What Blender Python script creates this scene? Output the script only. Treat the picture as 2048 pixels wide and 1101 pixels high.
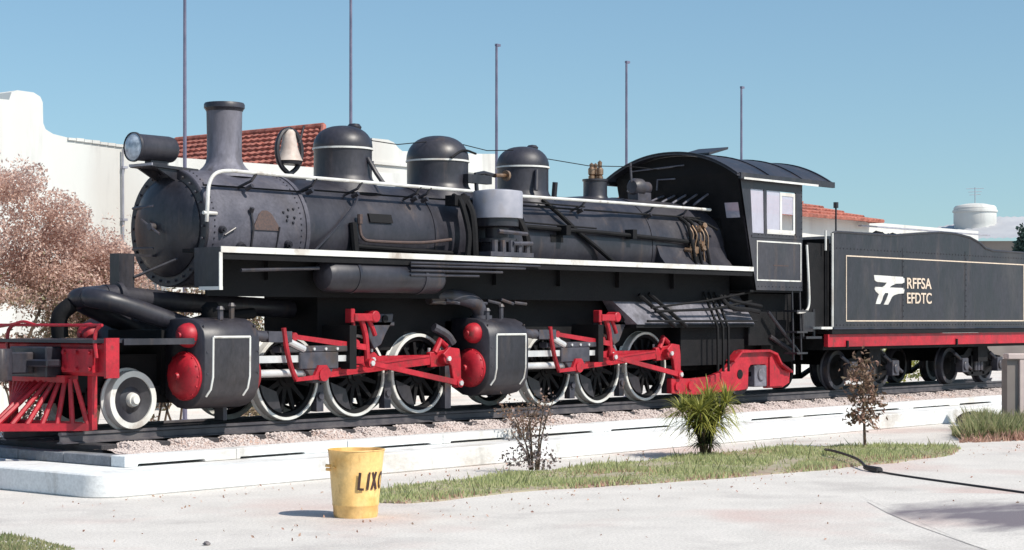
import bpy, bmesh, math, random
import numpy as np
from mathutils import Vector, Matrix

R = math.radians
sc = bpy.context.scene
col = sc.collection
for o in list(bpy.data.objects):
    bpy.data.objects.remove(o)

# ------------------------------------------------------------------ camera
CAM = (-13.44, -17.72, 1.82)
PHI = R(49.62)                       # angle between the track and the picture plane
cd = bpy.data.cameras.new("camera")
cd.sensor_width = 36.0
cd.lens = 36.0 * 3735 / 2048
cd.shift_y = 0.0437
cd.clip_start = 0.1
cd.clip_end = 3000
cam = bpy.data.objects.new("camera", cd)
col.objects.link(cam)
cam.location = CAM
fwd = Vector((math.sin(PHI), math.cos(PHI), 0))
cam.rotation_euler = fwd.to_track_quat('-Z', 'Y').to_euler()
sc.camera = cam

# ------------------------------------------------------------------ sky and sun
SUN_EL, SUN_AZ = R(47), R(172)      # azimuth clockwise from +Y (away from the camera)
w = bpy.data.worlds.new("World")
sc.world = w
w.use_nodes = True
nt = w.node_tree
bg = nt.nodes["Background"]
sky = nt.nodes.new("ShaderNodeTexSky")
sky.sky_type = 'NISHITA'
sky.sun_disc = False
sky.sun_elevation = SUN_EL
sky.sun_rotation = SUN_AZ
sky.altitude = 0
sky.air_density = 1.15
sky.dust_density = 0.9
sky.ozone_density = 2.0
# the clear blue starts low in this sky: look the colour up a little higher all the way round
geo = nt.nodes.new("ShaderNodeTexCoord")
add = nt.nodes.new("ShaderNodeVectorMath")
add.operation = 'ADD'
add.inputs[1].default_value = (0, 0, 0.055)
nrm = nt.nodes.new("ShaderNodeVectorMath")
nrm.operation = 'NORMALIZE'
nt.links.new(geo.outputs["Generated"], add.inputs[0])
nt.links.new(add.outputs[0], nrm.inputs[0])
nt.links.new(nrm.outputs[0], sky.inputs[0])
tint = nt.nodes.new("ShaderNodeMix")
tint.data_type = 'RGBA'
tint.blend_type = 'MULTIPLY'
tint.inputs[0].default_value = 1.0
tint.inputs[7].default_value = (0.85, 0.99, 1.0, 1)
nt.links.new(sky.outputs[0], tint.inputs[6])
nt.links.new(tint.outputs[2], bg.inputs[0])
bg.inputs[1].default_value = 0.125
sd = bpy.data.lights.new("sun", 'SUN')
sd.energy = 4.9
sd.angle = R(0.5)
sd.color = (1.0, 0.935, 0.84)
sun = bpy.data.objects.new("sun", sd)
col.objects.link(sun)
to_sun = Vector((math.cos(SUN_EL) * math.sin(SUN_AZ), math.cos(SUN_EL) * math.cos(SUN_AZ), math.sin(SUN_EL)))
sun.rotation_euler = (-to_sun).to_track_quat('-Z', 'Y').to_euler()
sun.location = (0, -20, 30)
sc.view_settings.view_transform = 'Standard'
sc.view_settings.look = 'None'
sc.view_settings.exposure = 0.10
sc.view_settings.gamma = 1.0
sc.view_settings.use_curve_mapping = False
sc.render.engine = 'CYCLES'

rnd = random.Random(7)

# ------------------------------------------------------------------ materials
def mat(name, c1, c2=None, rough=0.6, scale=4.0, metal=0.0, bump=0.0, bscale=40.0, detail=6.0, stretch=(1, 1, 1),
        spec=0.5, island=False, lo=0.35, hi=0.65, c3=None, s3=0.6, trans=0.0, speck=None, streak=None):
    m = bpy.data.materials.new(name)
    m.use_nodes = True
    t = m.node_tree
    p = t.nodes["Principled BSDF"]
    p.inputs["Roughness"].default_value = rough
    p.inputs["Metallic"].default_value = metal
    p.inputs["Specular IOR Level"].default_value = spec
    c2 = c2 or c1
    tc = t.nodes.new("ShaderNodeTexCoord")
    mp = t.nodes.new("ShaderNodeMapping")
    mp.inputs["Scale"].default_value = stretch
    t.links.new(tc.outputs["Object"], mp.inputs[0])
    mix = t.nodes.new("ShaderNodeMix")
    mix.data_type = 'RGBA'
    mix.inputs[6].default_value = (*c1, 1)
    mix.inputs[7].default_value = (*c2, 1)
    if island:
        g = t.nodes.new("ShaderNodeNewGeometry")
        t.links.new(g.outputs["Random Per Island"], mix.inputs[0])
    else:
        n = t.nodes.new("ShaderNodeTexNoise")
        n.inputs["Scale"].default_value = scale
        n.inputs["Detail"].default_value = detail
        t.links.new(mp.outputs[0], n.inputs["Vector"])
        mr = t.nodes.new("ShaderNodeMapRange")
        mr.inputs[1].default_value = lo
        mr.inputs[2].default_value = hi
        t.links.new(n.outputs[0], mr.inputs[0])
        t.links.new(mr.outputs[0], mix.inputs[0])
        r2 = t.nodes.new("ShaderNodeMapRange")
        r2.inputs[1].default_value = 0.3
        r2.inputs[2].default_value = 0.7
        r2.inputs[3].default_value = max(0.05, rough - 0.08)
        r2.inputs[4].default_value = min(1, rough + 0.1)
        t.links.new(n.outputs[0], r2.inputs[0])
        t.links.new(r2.outputs[0], p.inputs["Roughness"])
    out = mix.outputs[2]
    if c3:
        n3 = t.nodes.new("ShaderNodeTexNoise")
        n3.inputs["Scale"].default_value = s3
        n3.inputs["Detail"].default_value = 5
        t.links.new(mp.outputs[0], n3.inputs["Vector"])
        m3 = t.nodes.new("ShaderNodeMapRange")
        m3.inputs[1].default_value = 0.52
        m3.inputs[2].default_value = 0.7
        t.links.new(n3.outputs[0], m3.inputs[0])
        x3 = t.nodes.new("ShaderNodeMix")
        x3.data_type = 'RGBA'
        x3.inputs[7].default_value = (*c3, 1)
        t.links.new(m3.outputs[0], x3.inputs[0])
        t.links.new(out, x3.inputs[6])
        out = x3.outputs[2]
    t.links.new(out, p.inputs["Base Color"])
    if streak:                                         # runs of rust or grime: (colour, scale, threshold, strength, stretch)
        sc_, ss_, th_, am_, st_ = streak
        m2 = t.nodes.new("ShaderNodeMapping")
        m2.inputs["Scale"].default_value = st_
        m2.inputs["Location"].default_value = (3.1, 1.7, 5.3)
        t.links.new(tc.outputs["Object"], m2.inputs[0])
        n4 = t.nodes.new("ShaderNodeTexNoise")
        n4.inputs["Scale"].default_value = ss_
        n4.inputs["Detail"].default_value = 7
        n4.inputs["Roughness"].default_value = 0.62
        t.links.new(m2.outputs[0], n4.inputs["Vector"])
        r4 = t.nodes.new("ShaderNodeMapRange")
        r4.inputs[1].default_value = th_
        r4.inputs[2].default_value = th_ + 0.12
        r4.inputs[4].default_value = am_
        t.links.new(n4.outputs[0], r4.inputs[0])
        x4 = t.nodes.new("ShaderNodeMix")
        x4.data_type = 'RGBA'
        x4.inputs[7].default_value = (*sc_, 1)
        t.links.new(r4.outputs[0], x4.inputs[0])
        t.links.new(out, x4.inputs[6])
        out = x4.outputs[2]
        t.links.new(out, p.inputs["Base Color"])
    if speck:
        sn = t.nodes.new("ShaderNodeTexNoise")
        sn.inputs["Scale"].default_value = speck[0]
        sn.inputs["Detail"].default_value = 3
        sn.inputs["Roughness"].default_value = 0.7
        t.links.new(mp.outputs[0], sn.inputs["Vector"])
        sr = t.nodes.new("ShaderNodeMapRange")
        sr.inputs[1].default_value = 0.3
        sr.inputs[2].default_value = 0.7
        sr.inputs[3].default_value = 1 - speck[1]
        sr.inputs[4].default_value = 1 + speck[1]
        t.links.new(sn.outputs[0], sr.inputs[0])
        sm = t.nodes.new("ShaderNodeVectorMath")
        sm.operation = 'SCALE'
        t.links.new(out, sm.inputs[0])
        t.links.new(sr.outputs[0], sm.inputs["Scale"])
        out = sm.outputs[0]
        t.links.new(out, p.inputs["Base Color"])
    if bump:
        bn = t.nodes.new("ShaderNodeTexNoise")
        bn.inputs["Scale"].default_value = bscale
        bn.inputs["Detail"].default_value = 5
        t.links.new(mp.outputs[0], bn.inputs["Vector"])
        b = t.nodes.new("ShaderNodeBump")
        b.inputs["Strength"].default_value = bump
        b.inputs["Distance"].default_value = 0.02
        t.links.new(bn.outputs[0], b.inputs["Height"])
        t.links.new(b.outputs[0], p.inputs["Normal"])
    if trans:
        tr = t.nodes.new("ShaderNodeBsdfTranslucent")
        t.links.new(out, tr.inputs[0])
        ms = t.nodes.new("ShaderNodeMixShader")
        ms.inputs[0].default_value = trans
        t.links.new(p.outputs[0], ms.inputs[1])
        t.links.new(tr.outputs[0], ms.inputs[2])
        t.links.new(ms.outputs[0], t.nodes["Material Output"].inputs[0])
    return m

M = {}
M['black'] = mat('black_paint', (0.013, 0.013, 0.018), (0.027, 0.026, 0.034), 0.42, 3.0, bump=0.08, bscale=25, c3=(0.042, 0.037, 0.040), s3=1.0, speck=(20, 0.3), stretch=(1, 1, 0.5), streak=((0.065, 0.050, 0.045), 3.0, 0.57, 0.42, (1.6, 1.6, 0.22)))
M['boiler'] = mat('boiler_paint', (0.017, 0.0165, 0.023), (0.033, 0.0315, 0.042), 0.43, 2.2, bump=0.10, bscale=9, c3=(0.052, 0.048, 0.054), s3=0.8, stretch=(1, 1, 0.6), speck=(22, 0.22), streak=((0.085, 0.060, 0.050), 3.2, 0.57, 0.45, (1.6, 1.6, 0.22)))
M['graphite'] = mat('graphite_smokebox', (0.060, 0.058, 0.076), (0.095, 0.092, 0.115), 0.55, 3.0, bump=0.12, bscale=14, c3=(0.045, 0.040, 0.048), s3=1.1, speck=(24, 0.2), streak=((0.115, 0.085, 0.075), 3.0, 0.57, 0.42, (1.6, 1.6, 0.22)))
M['stack'] = mat('chimney_grey', (0.11, 0.108, 0.135), (0.165, 0.16, 0.195), 0.6, 3.0, bump=0.12, bscale=14, c3=(0.08, 0.075, 0.09), s3=1.5, speck=(24, 0.18), stretch=(1, 1, 0.4), streak=((0.06, 0.055, 0.06), 3.0, 0.54, 0.7, (1.6, 1.6, 0.22)))
M['pitch'] = mat('sooty_iron', (0.004, 0.004, 0.005), (0.010, 0.0095, 0.011), 0.75, 5.0, bump=0.2, bscale=30, spec=0.25)
M['iron'] = mat('grey_iron', (0.035, 0.035, 0.048), (0.065, 0.063, 0.08), 0.5, 8.0, bump=0.1, bscale=30, c3=(0.05, 0.04, 0.035), s3=3, streak=((0.09, 0.055, 0.04), 6.0, 0.55, 0.7, (1, 1, 0.5)))
M['steel'] = mat('bright_steel', (0.55, 0.55, 0.56), (0.68, 0.67, 0.66), 0.38, 6.0, metal=0.35)
M['red'] = mat('red_paint', (0.33, 0.007, 0.018), (0.44, 0.013, 0.027), 0.52, 4.0, bump=0.08, bscale=20, c3=(0.22, 0.010, 0.016), s3=2.5, speck=(26, 0.18), streak=((0.10, 0.030, 0.025), 9.0, 0.57, 0.75, (1, 1, 0.7)))
M['white'] = mat('white_paint', (0.68, 0.68, 0.65), (0.60, 0.59, 0.56), 0.5, 5.0, bump=0.05, c3=(0.50, 0.46, 0.42), s3=2.5, streak=((0.30, 0.25, 0.21), 5.0, 0.58, 0.7, (1, 1, 0.6)))
M['pale'] = mat('pale_grey_paint', (0.25, 0.255, 0.30), (0.32, 0.32, 0.37), 0.5, 5.0, c3=(0.25, 0.23, 0.23), s3=3)
M['lilac'] = mat('dusty_plate', (0.115, 0.113, 0.14), (0.175, 0.17, 0.20), 0.6, 4.0, bump=0.15, bscale=12, c3=(0.07, 0.065, 0.072), s3=2.5, speck=(14, 0.25))
M['brass'] = mat('aged_brass', (0.22, 0.13, 0.075), (0.30, 0.21, 0.15), 0.4, 9.0, metal=0.6)
M['bell'] = mat('pale_bell_metal', (0.46, 0.38, 0.34), (0.58, 0.50, 0.44), 0.6, 8.0, metal=0.1, c3=(0.34, 0.26, 0.22), s3=5)
M['plaque'] = mat('plaque_brown', (0.055, 0.038, 0.036), (0.10, 0.06, 0.05), 0.6, 40.0)
M['glass'] = mat('lamp_glass', (0.18, 0.22, 0.27), (0.45, 0.52, 0.6), 0.12, 14.0)
M['rail'] = mat('rail_steel', (0.06, 0.055, 0.065), (0.11, 0.10, 0.105), 0.5, 6.0, bump=0.1)
M['sleeper'] = mat('tarred_wood', (0.022, 0.020, 0.024), (0.05, 0.045, 0.047), 0.8, 6.0, bump=0.3, bscale=20, stretch=(6, 1, 6))
M['ballast'] = mat('ballast_bed', (0.56, 0.48, 0.45), (0.47, 0.40, 0.375), 0.95, 6.0, bump=0.5, bscale=60, c3=(0.50, 0.33, 0.26), s3=1.0)
def oily(m):
    """ballast bed stained dark by oil between the rails and out to the sleeper ends"""
    t = m.node_tree
    p = t.nodes["Principled BSDF"]
    src = p.inputs["Base Color"].links[0].from_socket
    tc = t.nodes.new("ShaderNodeTexCoord")
    sx = t.nodes.new("ShaderNodeSeparateXYZ")
    t.links.new(tc.outputs["Object"], sx.inputs[0])
    ab = t.nodes.new("ShaderNodeMath"); ab.operation = 'ABSOLUTE'
    t.links.new(sx.outputs["Y"], ab.inputs[0])
    n = t.nodes.new("ShaderNodeTexNoise"); n.inputs["Scale"].default_value = 5
    t.links.new(tc.outputs["Object"], n.inputs["Vector"])
    ad = t.nodes.new("ShaderNodeMath"); ad.operation = 'MULTIPLY_ADD'; ad.inputs[1].default_value = 0.3
    t.links.new(n.outputs[0], ad.inputs[0]); t.links.new(ab.outputs[0], ad.inputs[2])
    r = t.nodes.new("ShaderNodeMapRange")
    r.inputs[1].default_value = 0.96; r.inputs[2].default_value = 1.06
    t.links.new(ad.outputs[0], r.inputs[0])
    x = t.nodes.new("ShaderNodeMix"); x.data_type = 'RGBA'
    x.inputs[6].default_value = (0.045, 0.04, 0.042, 1)
    t.links.new(r.outputs[0], x.inputs[0]); t.links.new(src, x.inputs[7])
    t.links.new(x.outputs[2], p.inputs["Base Color"])
oily(M['ballast'])
M['stone'] = mat('ballast_stone', (0.62, 0.54, 0.50), (0.46, 0.39, 0.365), 0.9, island=True)
M['concrete'] = mat('whitewashed_concrete', (0.72, 0.735, 0.735), (0.66, 0.67, 0.67), 0.8, 2.0, bump=0.2, bscale=25, c3=(0.52, 0.49, 0.45), s3=1.1, speck=(26, 0.12), stretch=(0.5, 1, 1), streak=((0.36, 0.34, 0.31), 2.2, 0.57, 0.65, (1, 1, 0.5)))
M['paving'] = mat('pale_paving', (0.575, 0.542, 0.505), (0.64, 0.605, 0.565), 0.88, 1.6, bump=0.45, bscale=90, c3=(0.57, 0.46, 0.42), s3=0.45, detail=10, speck=(38, 0.2), streak=((0.36, 0.33, 0.315), 0.55, 0.54, 0.45, (1, 1, 1)))
M['endshade'] = mat('shaded_end_concrete', (0.15, 0.16, 0.18), (0.24, 0.25, 0.27), 0.9, 4.0, bump=0.4, bscale=30, c3=(0.10, 0.095, 0.09), s3=2.0, speck=(30, 0.2))  # shade of the end kerb face put into a darker concrete colour
M['darkpatch'] = mat('mottled_patch', (0.22, 0.19, 0.21), (0.46, 0.42, 0.42), 0.9, 2.4, bump=0.3, bscale=60, c3=(0.58, 0.54, 0.53), s3=1.3, stretch=(0.6, 1.4, 1))
def patch_mat():
    """darker mottled patch that thins out into the paving away from the joint"""
    m = mat('patch_paving', (0.575, 0.542, 0.505), (0.64, 0.605, 0.565), 0.88, 1.6, bump=0.45, bscale=90, c3=(0.57, 0.46, 0.42), s3=0.45, detail=10, speck=(38, 0.2), streak=((0.36, 0.33, 0.315), 0.55, 0.54, 0.45, (1, 1, 1)))
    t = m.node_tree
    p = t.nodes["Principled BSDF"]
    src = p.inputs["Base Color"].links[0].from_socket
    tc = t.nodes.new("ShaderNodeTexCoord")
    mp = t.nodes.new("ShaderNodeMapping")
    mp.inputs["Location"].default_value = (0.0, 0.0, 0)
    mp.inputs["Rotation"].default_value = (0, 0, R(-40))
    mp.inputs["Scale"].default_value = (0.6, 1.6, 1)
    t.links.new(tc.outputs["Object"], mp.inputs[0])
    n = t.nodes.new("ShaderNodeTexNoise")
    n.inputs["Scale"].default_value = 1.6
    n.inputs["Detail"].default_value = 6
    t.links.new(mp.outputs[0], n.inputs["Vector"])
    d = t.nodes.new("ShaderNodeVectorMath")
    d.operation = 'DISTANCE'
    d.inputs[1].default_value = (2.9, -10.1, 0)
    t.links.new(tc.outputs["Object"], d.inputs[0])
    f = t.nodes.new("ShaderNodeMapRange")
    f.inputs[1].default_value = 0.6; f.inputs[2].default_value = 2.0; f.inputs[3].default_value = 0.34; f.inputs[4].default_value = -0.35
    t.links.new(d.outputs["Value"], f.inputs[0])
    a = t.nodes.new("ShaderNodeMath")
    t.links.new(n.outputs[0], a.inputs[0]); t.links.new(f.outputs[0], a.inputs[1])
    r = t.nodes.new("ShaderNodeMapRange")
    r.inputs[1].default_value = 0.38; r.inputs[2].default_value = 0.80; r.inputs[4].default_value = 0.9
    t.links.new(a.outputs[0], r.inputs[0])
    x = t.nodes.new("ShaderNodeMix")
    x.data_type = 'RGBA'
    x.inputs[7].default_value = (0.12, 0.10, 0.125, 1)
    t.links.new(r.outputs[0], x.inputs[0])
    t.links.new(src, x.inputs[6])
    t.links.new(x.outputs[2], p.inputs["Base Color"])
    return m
M['darkpatch'] = patch_mat()
M['joint'] = mat('dark_joint', (0.10, 0.09, 0.10), (0.20, 0.18, 0.18), 0.9, 8.0)
M['soil'] = mat('dry_soil', (0.38, 0.32, 0.24), (0.32, 0.30, 0.20), 0.95, 3.0, bump=0.5, bscale=40, c3=(0.32, 0.22, 0.18), s3=1.2)
M['bin'] = mat('yellow_paint', (0.78, 0.49, 0.17), (0.84, 0.55, 0.22), 0.5, 5.0, bump=0.05, c3=(0.66, 0.36, 0.09), s3=4, speck=(18, 0.12), streak=((0.42, 0.22, 0.07), 7.0, 0.56, 0.7, (1, 1, 0.35)))
M['ink'] = mat('dark_lettering', (0.03, 0.016, 0.014), (0.07, 0.03, 0.025), 0.6, 20.0)
M['cream'] = mat('cream_lettering', (0.60, 0.48, 0.38), (0.70, 0.58, 0.46), 0.6, 20.0)
M['wall'] = mat('white_render', (0.62, 0.625, 0.60), (0.57, 0.57, 0.55), 0.85, 0.8, bump=0.15, bscale=10, c3=(0.53, 0.51, 0.48), s3=0.5, stretch=(1, 1, 0.25), streak=((0.40, 0.385, 0.37), 1.6, 0.57, 0.6, (1.2, 1.2, 0.14)))
M['tile'] = mat('clay_tile', (0.30, 0.085, 0.058), (0.43, 0.16, 0.12), 0.85, 5.0, bump=0.2, c3=(0.20, 0.07, 0.055), s3=2, speck=(9, 0.3))
M['roofgrey'] = mat('grey_sheet_roof', (0.40, 0.405, 0.43), (0.47, 0.475, 0.49), 0.6, 0.5)
M['brownwall'] = mat('brown_wall', (0.20, 0.17, 0.16), (0.26, 0.23, 0.21), 0.85, 1.0)
M['pole'] = mat('pole_grey', (0.10, 0.10, 0.16), (0.16, 0.15, 0.22), 0.5, 3.0)
M['bark'] = mat('bark', (0.07, 0.045, 0.03), (0.12, 0.085, 0.06), 0.9, 20.0, bump=0.4)
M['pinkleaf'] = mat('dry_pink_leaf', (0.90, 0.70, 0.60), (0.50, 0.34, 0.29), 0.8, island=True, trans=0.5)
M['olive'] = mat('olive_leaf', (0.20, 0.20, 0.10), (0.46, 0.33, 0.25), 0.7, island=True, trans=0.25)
M['limeleaf'] = mat('lime_leaf', (0.42, 0.40, 0.08), (0.14, 0.17, 0.04), 0.6, island=True, trans=0.3)
M['darkleaf'] = mat('dark_leaf', (0.035, 0.06, 0.02), (0.06, 0.05, 0.025), 0.6, island=True, trans=0.2)
M['brownleaf'] = mat('brown_leaf', (0.30, 0.17, 0.13), (0.12, 0.09, 0.05), 0.7, island=True, trans=0.2)
M['greyleaf'] = mat('dusty_leaf', (0.26, 0.21, 0.21), (0.12, 0.09, 0.08), 0.7, island=True, trans=0.2)
M['grass'] = mat('grass_blade', (0.40, 0.47, 0.20), (0.58, 0.57, 0.33), 0.7, island=True, trans=0.45)
M['lush'] = mat('lush_blade', (0.22, 0.27, 0.11), (0.42, 0.38, 0.22), 0.7, island=True, trans=0.45)
M['rust'] = mat('dead_blade', (0.56, 0.38, 0.28), (0.44, 0.25, 0.20), 0.8, island=True, trans=0.3)
M['teal'] = mat('teal_needle', (0.02, 0.05, 0.045), (0.03, 0.07, 0.05), 0.7, island=True, trans=0.1)
M['navy'] = mat('navy_panel', (0.030, 0.040, 0.065), (0.05, 0.06, 0.085), 0.45, 3.0)
M['pinkpaint'] = mat('pinkish_frame_paint', (0.66, 0.54, 0.50), (0.58, 0.47, 0.44), 0.6, 5.0)
def glass_mat():
    m = bpy.data.materials.new('dusty_glass')
    m.use_nodes = True
    t = m.node_tree
    p = t.nodes["Principled BSDF"]
    n = t.nodes.new("ShaderNodeTexNoise")
    n.inputs["Scale"].default_value = 3.0
    mr = t.nodes.new("ShaderNodeMapRange")
    mr.inputs[3].default_value = 0.55
    mr.inputs[4].default_value = 0.85
    t.links.new(n.outputs[0], mr.inputs[0])
    t.links.new(mr.outputs[0], p.inputs["Alpha"])
    p.inputs["Base Color"].default_value = (0.50, 0.49, 0.58, 1)
    p.inputs["Roughness"].default_value = 0.15
    return m
M['dusty'] = glass_mat()
M['tubeblack'] = mat('tube_black', (0.02, 0.02, 0.022), (0.035, 0.033, 0.035), 0.5, 10.0)

# ------------------------------------------------------------------ mesh helpers
def NB():
    return bmesh.new()

def box(bm, x0, x1, y0, y1, z0, z1):
    v = [bm.verts.new((x, y, z)) for x in (x0, x1) for y in (y0, y1) for z in (z0, z1)]
    for f in ((0, 1, 3, 2), (4, 6, 7, 5), (0, 4, 5, 1), (2, 3, 7, 6), (0, 2, 6, 4), (1, 5, 7, 3)):
        bm.faces.new([v[i] for i in f])

def basis(d):
    d = Vector(d).normalized()
    a = Vector((0, 0, 1)) if abs(d.z) < 0.9 else Vector((1, 0, 0))
    u = d.cross(a).normalized()
    return d, u, d.cross(u)

def cyl(bm, p0, p1, r0, r1=None, n=24, cap=True):
    r1 = r0 if r1 is None else r1
    p0, p1 = Vector(p0), Vector(p1)
    d, u, v = basis(p1 - p0)
    A = [bm.verts.new(p0 + (u * math.cos(2 * math.pi * k / n) + v * math.sin(2 * math.pi * k / n)) * r0) for k in range(n)]
    B = [bm.verts.new(p1 + (u * math.cos(2 * math.pi * k / n) + v * math.sin(2 * math.pi * k / n)) * r1) for k in range(n)]
    for k in range(n):
        bm.faces.new((A[k], A[(k + 1) % n], B[(k + 1) % n], B[k]))
    if cap:
        bm.faces.new(A[::-1])
        bm.faces.new(B)

def lathe(bm, prof, org=(0, 0, 0), axis='z', n=32, sign=1, closed=False):
    """prof: (radius, distance along the axis)"""
    org = Vector(org)
    ax = {'x': ((1, 0, 0), (0, 1, 0), (0, 0, 1)), 'y': ((0, 1, 0), (1, 0, 0), (0, 0, 1)), 'z': ((0, 0, 1), (1, 0, 0), (0, 1, 0))}[axis]
    d, u, v = [Vector(a) for a in ax]
    d = d * sign
    rings = []
    for r, t in prof:
        if r < 1e-6:
            rings.append([bm.verts.new(org + d * t)])
        else:
            rings.append([bm.verts.new(org + d * t + (u * math.cos(2 * math.pi * k / n) + v * math.sin(2 * math.pi * k / n)) * r) for k in range(n)])
    pairs = list(zip(rings[:-1], rings[1:]))
    if closed:
        pairs.append((rings[-1], rings[0]))
    for a, b in pairs:
        for k in range(n):
            k2 = (k + 1) % n
            if len(a) == 1 and len(b) == 1:
                continue
            if len(a) == 1:
                bm.faces.new((a[0], b[k2], b[k]))
            elif len(b) == 1:
                bm.faces.new((a[k], a[k2], b[0]))
            else:
                bm.faces.new((a[k], a[k2], b[k2], b[k]))

def tube(bm, pts, r, n=8, r1=None):
    pts = [Vector(p) for p in pts]
    m = len(pts)
    rs = [r + ((r1 if r1 is not None else r) - r) * i / max(1, m - 1) for i in range(m)]
    prev = None
    d0, u, v = basis(pts[1] - pts[0])
    for i, p in enumerate(pts):
        if i == 0:
            d = (pts[1] - pts[0]).normalized()
        elif i == m - 1:
            d = (pts[-1] - pts[-2]).normalized()
        else:
            d = ((pts[i + 1] - p).normalized() + (p - pts[i - 1]).normalized()).normalized()
        u = (u - d * u.dot(d)).normalized()
        v = d.cross(u)
        ring = [bm.verts.new(p + (u * math.cos(2 * math.pi * k / n) + v * math.sin(2 * math.pi * k / n)) * rs[i]) for k in range(n)]
        if prev:
            for k in range(n):
                bm.faces.new((prev[k], prev[(k + 1) % n], ring[(k + 1) % n], ring[k]))
        else:
            bm.faces.new(ring[::-1])
        prev = ring
    bm.faces.new(prev)

def smooth_path(pts, n=6):
    """Catmull-Rom through the points"""
    P = [Vector(p) for p in pts]
    P = [P[0] * 2 - P[1]] + P + [P[-1] * 2 - P[-2]]
    out = []
    for i in range(1, len(P) - 2):
        a, b, c, d = P[i - 1], P[i], P[i + 1], P[i + 2]
        for k in range(n):
            t = k / n
            out.append(0.5 * ((2 * b) + (c - a) * t + (2 * a - 5 * b + 4 * c - d) * t * t + (3 * b - a - 3 * c + d) * t ** 3))
    out.append(P[-2])
    return out

def prism(bm, pts, y0, y1):
    A = [bm.verts.new((x, y0, z)) for x, z in pts]
    B = [bm.verts.new((x, y1, z)) for x, z in pts]
    n = len(pts)
    for k in range(n):
        bm.faces.new((A[k], A[(k + 1) % n], B[(k + 1) % n], B[k]))
    bm.faces.new(A[::-1])
    bm.faces.new(B)

def prism_yz(bm, pts, x0, x1, dx=None):
    dx = dx or (lambda y, z: 0)
    A = [bm.verts.new((x0 + dx(y, z), y, z)) for y, z in pts]
    B = [bm.verts.new((x1 + dx(y, z), y, z)) for y, z in pts]
    n = len(pts)
    for k in range(n):
        bm.faces.new((A[k], A[(k + 1) % n], B[(k + 1) % n], B[k]))
    bm.faces.new(A[::-1])
    bm.faces.new(B)

def prism_xy(bm, pts, z0, z1):
    A = [bm.verts.new((x, y, z0)) for x, y in pts]
    B = [bm.verts.new((x, y, z1)) for x, y in pts]
    n = len(pts)
    for k in range(n):
        bm.faces.new((A[k], A[(k + 1) % n], B[(k + 1) % n], B[k]))
    bm.faces.new(A[::-1])
    bm.faces.new(B)

def rod(bm, a, b, y, h0, h1=None, th=0.05):
    """flat bar from a to b, both (x, z), at depth y"""
    h1 = h1 or h0
    d = Vector((b[0] - a[0], b[1] - a[1])).normalized()
    n = Vector((-d.y, d.x))
    q = [Vector(a) - n * h0 / 2, Vector(b) - n * h1 / 2, Vector(b) + n * h1 / 2, Vector(a) + n * h0 / 2]
    prism(bm, [(p.x, p.y) for p in q], y - th / 2, y + th / 2)

def bev(bm, wd=0.01, seg=1, ang=30):
    bmesh.ops.recalc_face_normals(bm, faces=bm.faces)
    es = [e for e in bm.edges if len(e.link_faces) == 2 and e.calc_face_angle(0) > R(ang)]
    bmesh.ops.bevel(bm, geom=es, offset=wd, segments=seg, affect='EDGES', profile=0.5)

ORG = {}
def place(o, parent, loc):
    p = ORG.get(parent.name, Vector((0, 0, 0))) if parent else Vector((0, 0, 0))
    o.parent = parent
    o.location = Vector(loc) - p
    ORG[o.name] = Vector(loc)

def clusters(bm, gap=0.006):
    """groups of loose pieces of bm that do not touch one another, as lists of faces"""
    bm.verts.ensure_lookup_table()
    bm.verts.index_update()
    seen = set()
    isl = []
    for f in bm.faces:
        if f in seen:
            continue
        st, fs = [f], []
        seen.add(f)
        while st:
            g = st.pop()
            fs.append(g)
            for e in g.edges:
                for h in e.link_faces:
                    if h not in seen:
                        seen.add(h)
                        st.append(h)
        P_ = np.array([v.co[:] for g in fs for v in g.verts])
        isl.append([fs, P_.min(0) - gap, P_.max(0) + gap])
    merged = True
    while merged:
        merged = False
        for i in range(len(isl)):
            for j in range(i + 1, len(isl)):
                if (isl[i][1] < isl[j][2]).all() and (isl[j][1] < isl[i][2]).all():
                    isl[i] = [isl[i][0] + isl[j][0], np.minimum(isl[i][1], isl[j][1]), np.maximum(isl[i][2], isl[j][2])]
                    del isl[j]
                    merged = True
                    break
            if merged:
                break
    return [i[0] for i in isl]

SPLIT = {'steam_pipe', 'cooling_pipe', 'brake_gear', 'drain_pipe', 'handrail_post', 'conduit', 'relief_valve', 'brake_pipe', 'injector_pipe', 'check_valve', 'plug', 'cover_plate', 'guide_bar',
         'cab_pipe', 'cab_steps', 'rivet_boss', 'tender_steps', 'post', 'bell_cord', 'pump_valves', 'bead', 'edge_strip', 'gutter', 'lug', 'axle_box', 'ashpan', 'steam_elbow', 'lining',
         'pony_truck', 'valve_spindle', 'underframe', 'bogie', 'frame', 'door_bolts', 'filler_cap', 'beam_plate', 'uncoupling_lever', 'receiver_pipe', 'cab_floor', 'expansion_link', 'link_bracket', 'sill', 'dynamo', 'injector'}

def obj(name, bm, m, parent=None, loc=(0, 0, 0), ang=35, mesh=None):
    """bm holds world coordinates when loc is left out"""
    if mesh is None and name in SPLIT and loc == (0, 0, 0):
        cl = clusters(bm)
        if len(cl) > 1:
            first = None
            for fs in cl:
                b2 = bmesh.new()
                mp = {}
                for f in fs:
                    for v in f.verts:
                        if v not in mp:
                            mp[v] = b2.verts.new(v.co)
                    b2.faces.new([mp[v] for v in f.verts])
                o = obj1(name, b2, m, parent, loc, ang)
                first = first or o
            bm.free()
            return first
    return obj1(name, bm, m, parent, loc, ang, mesh)

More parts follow.
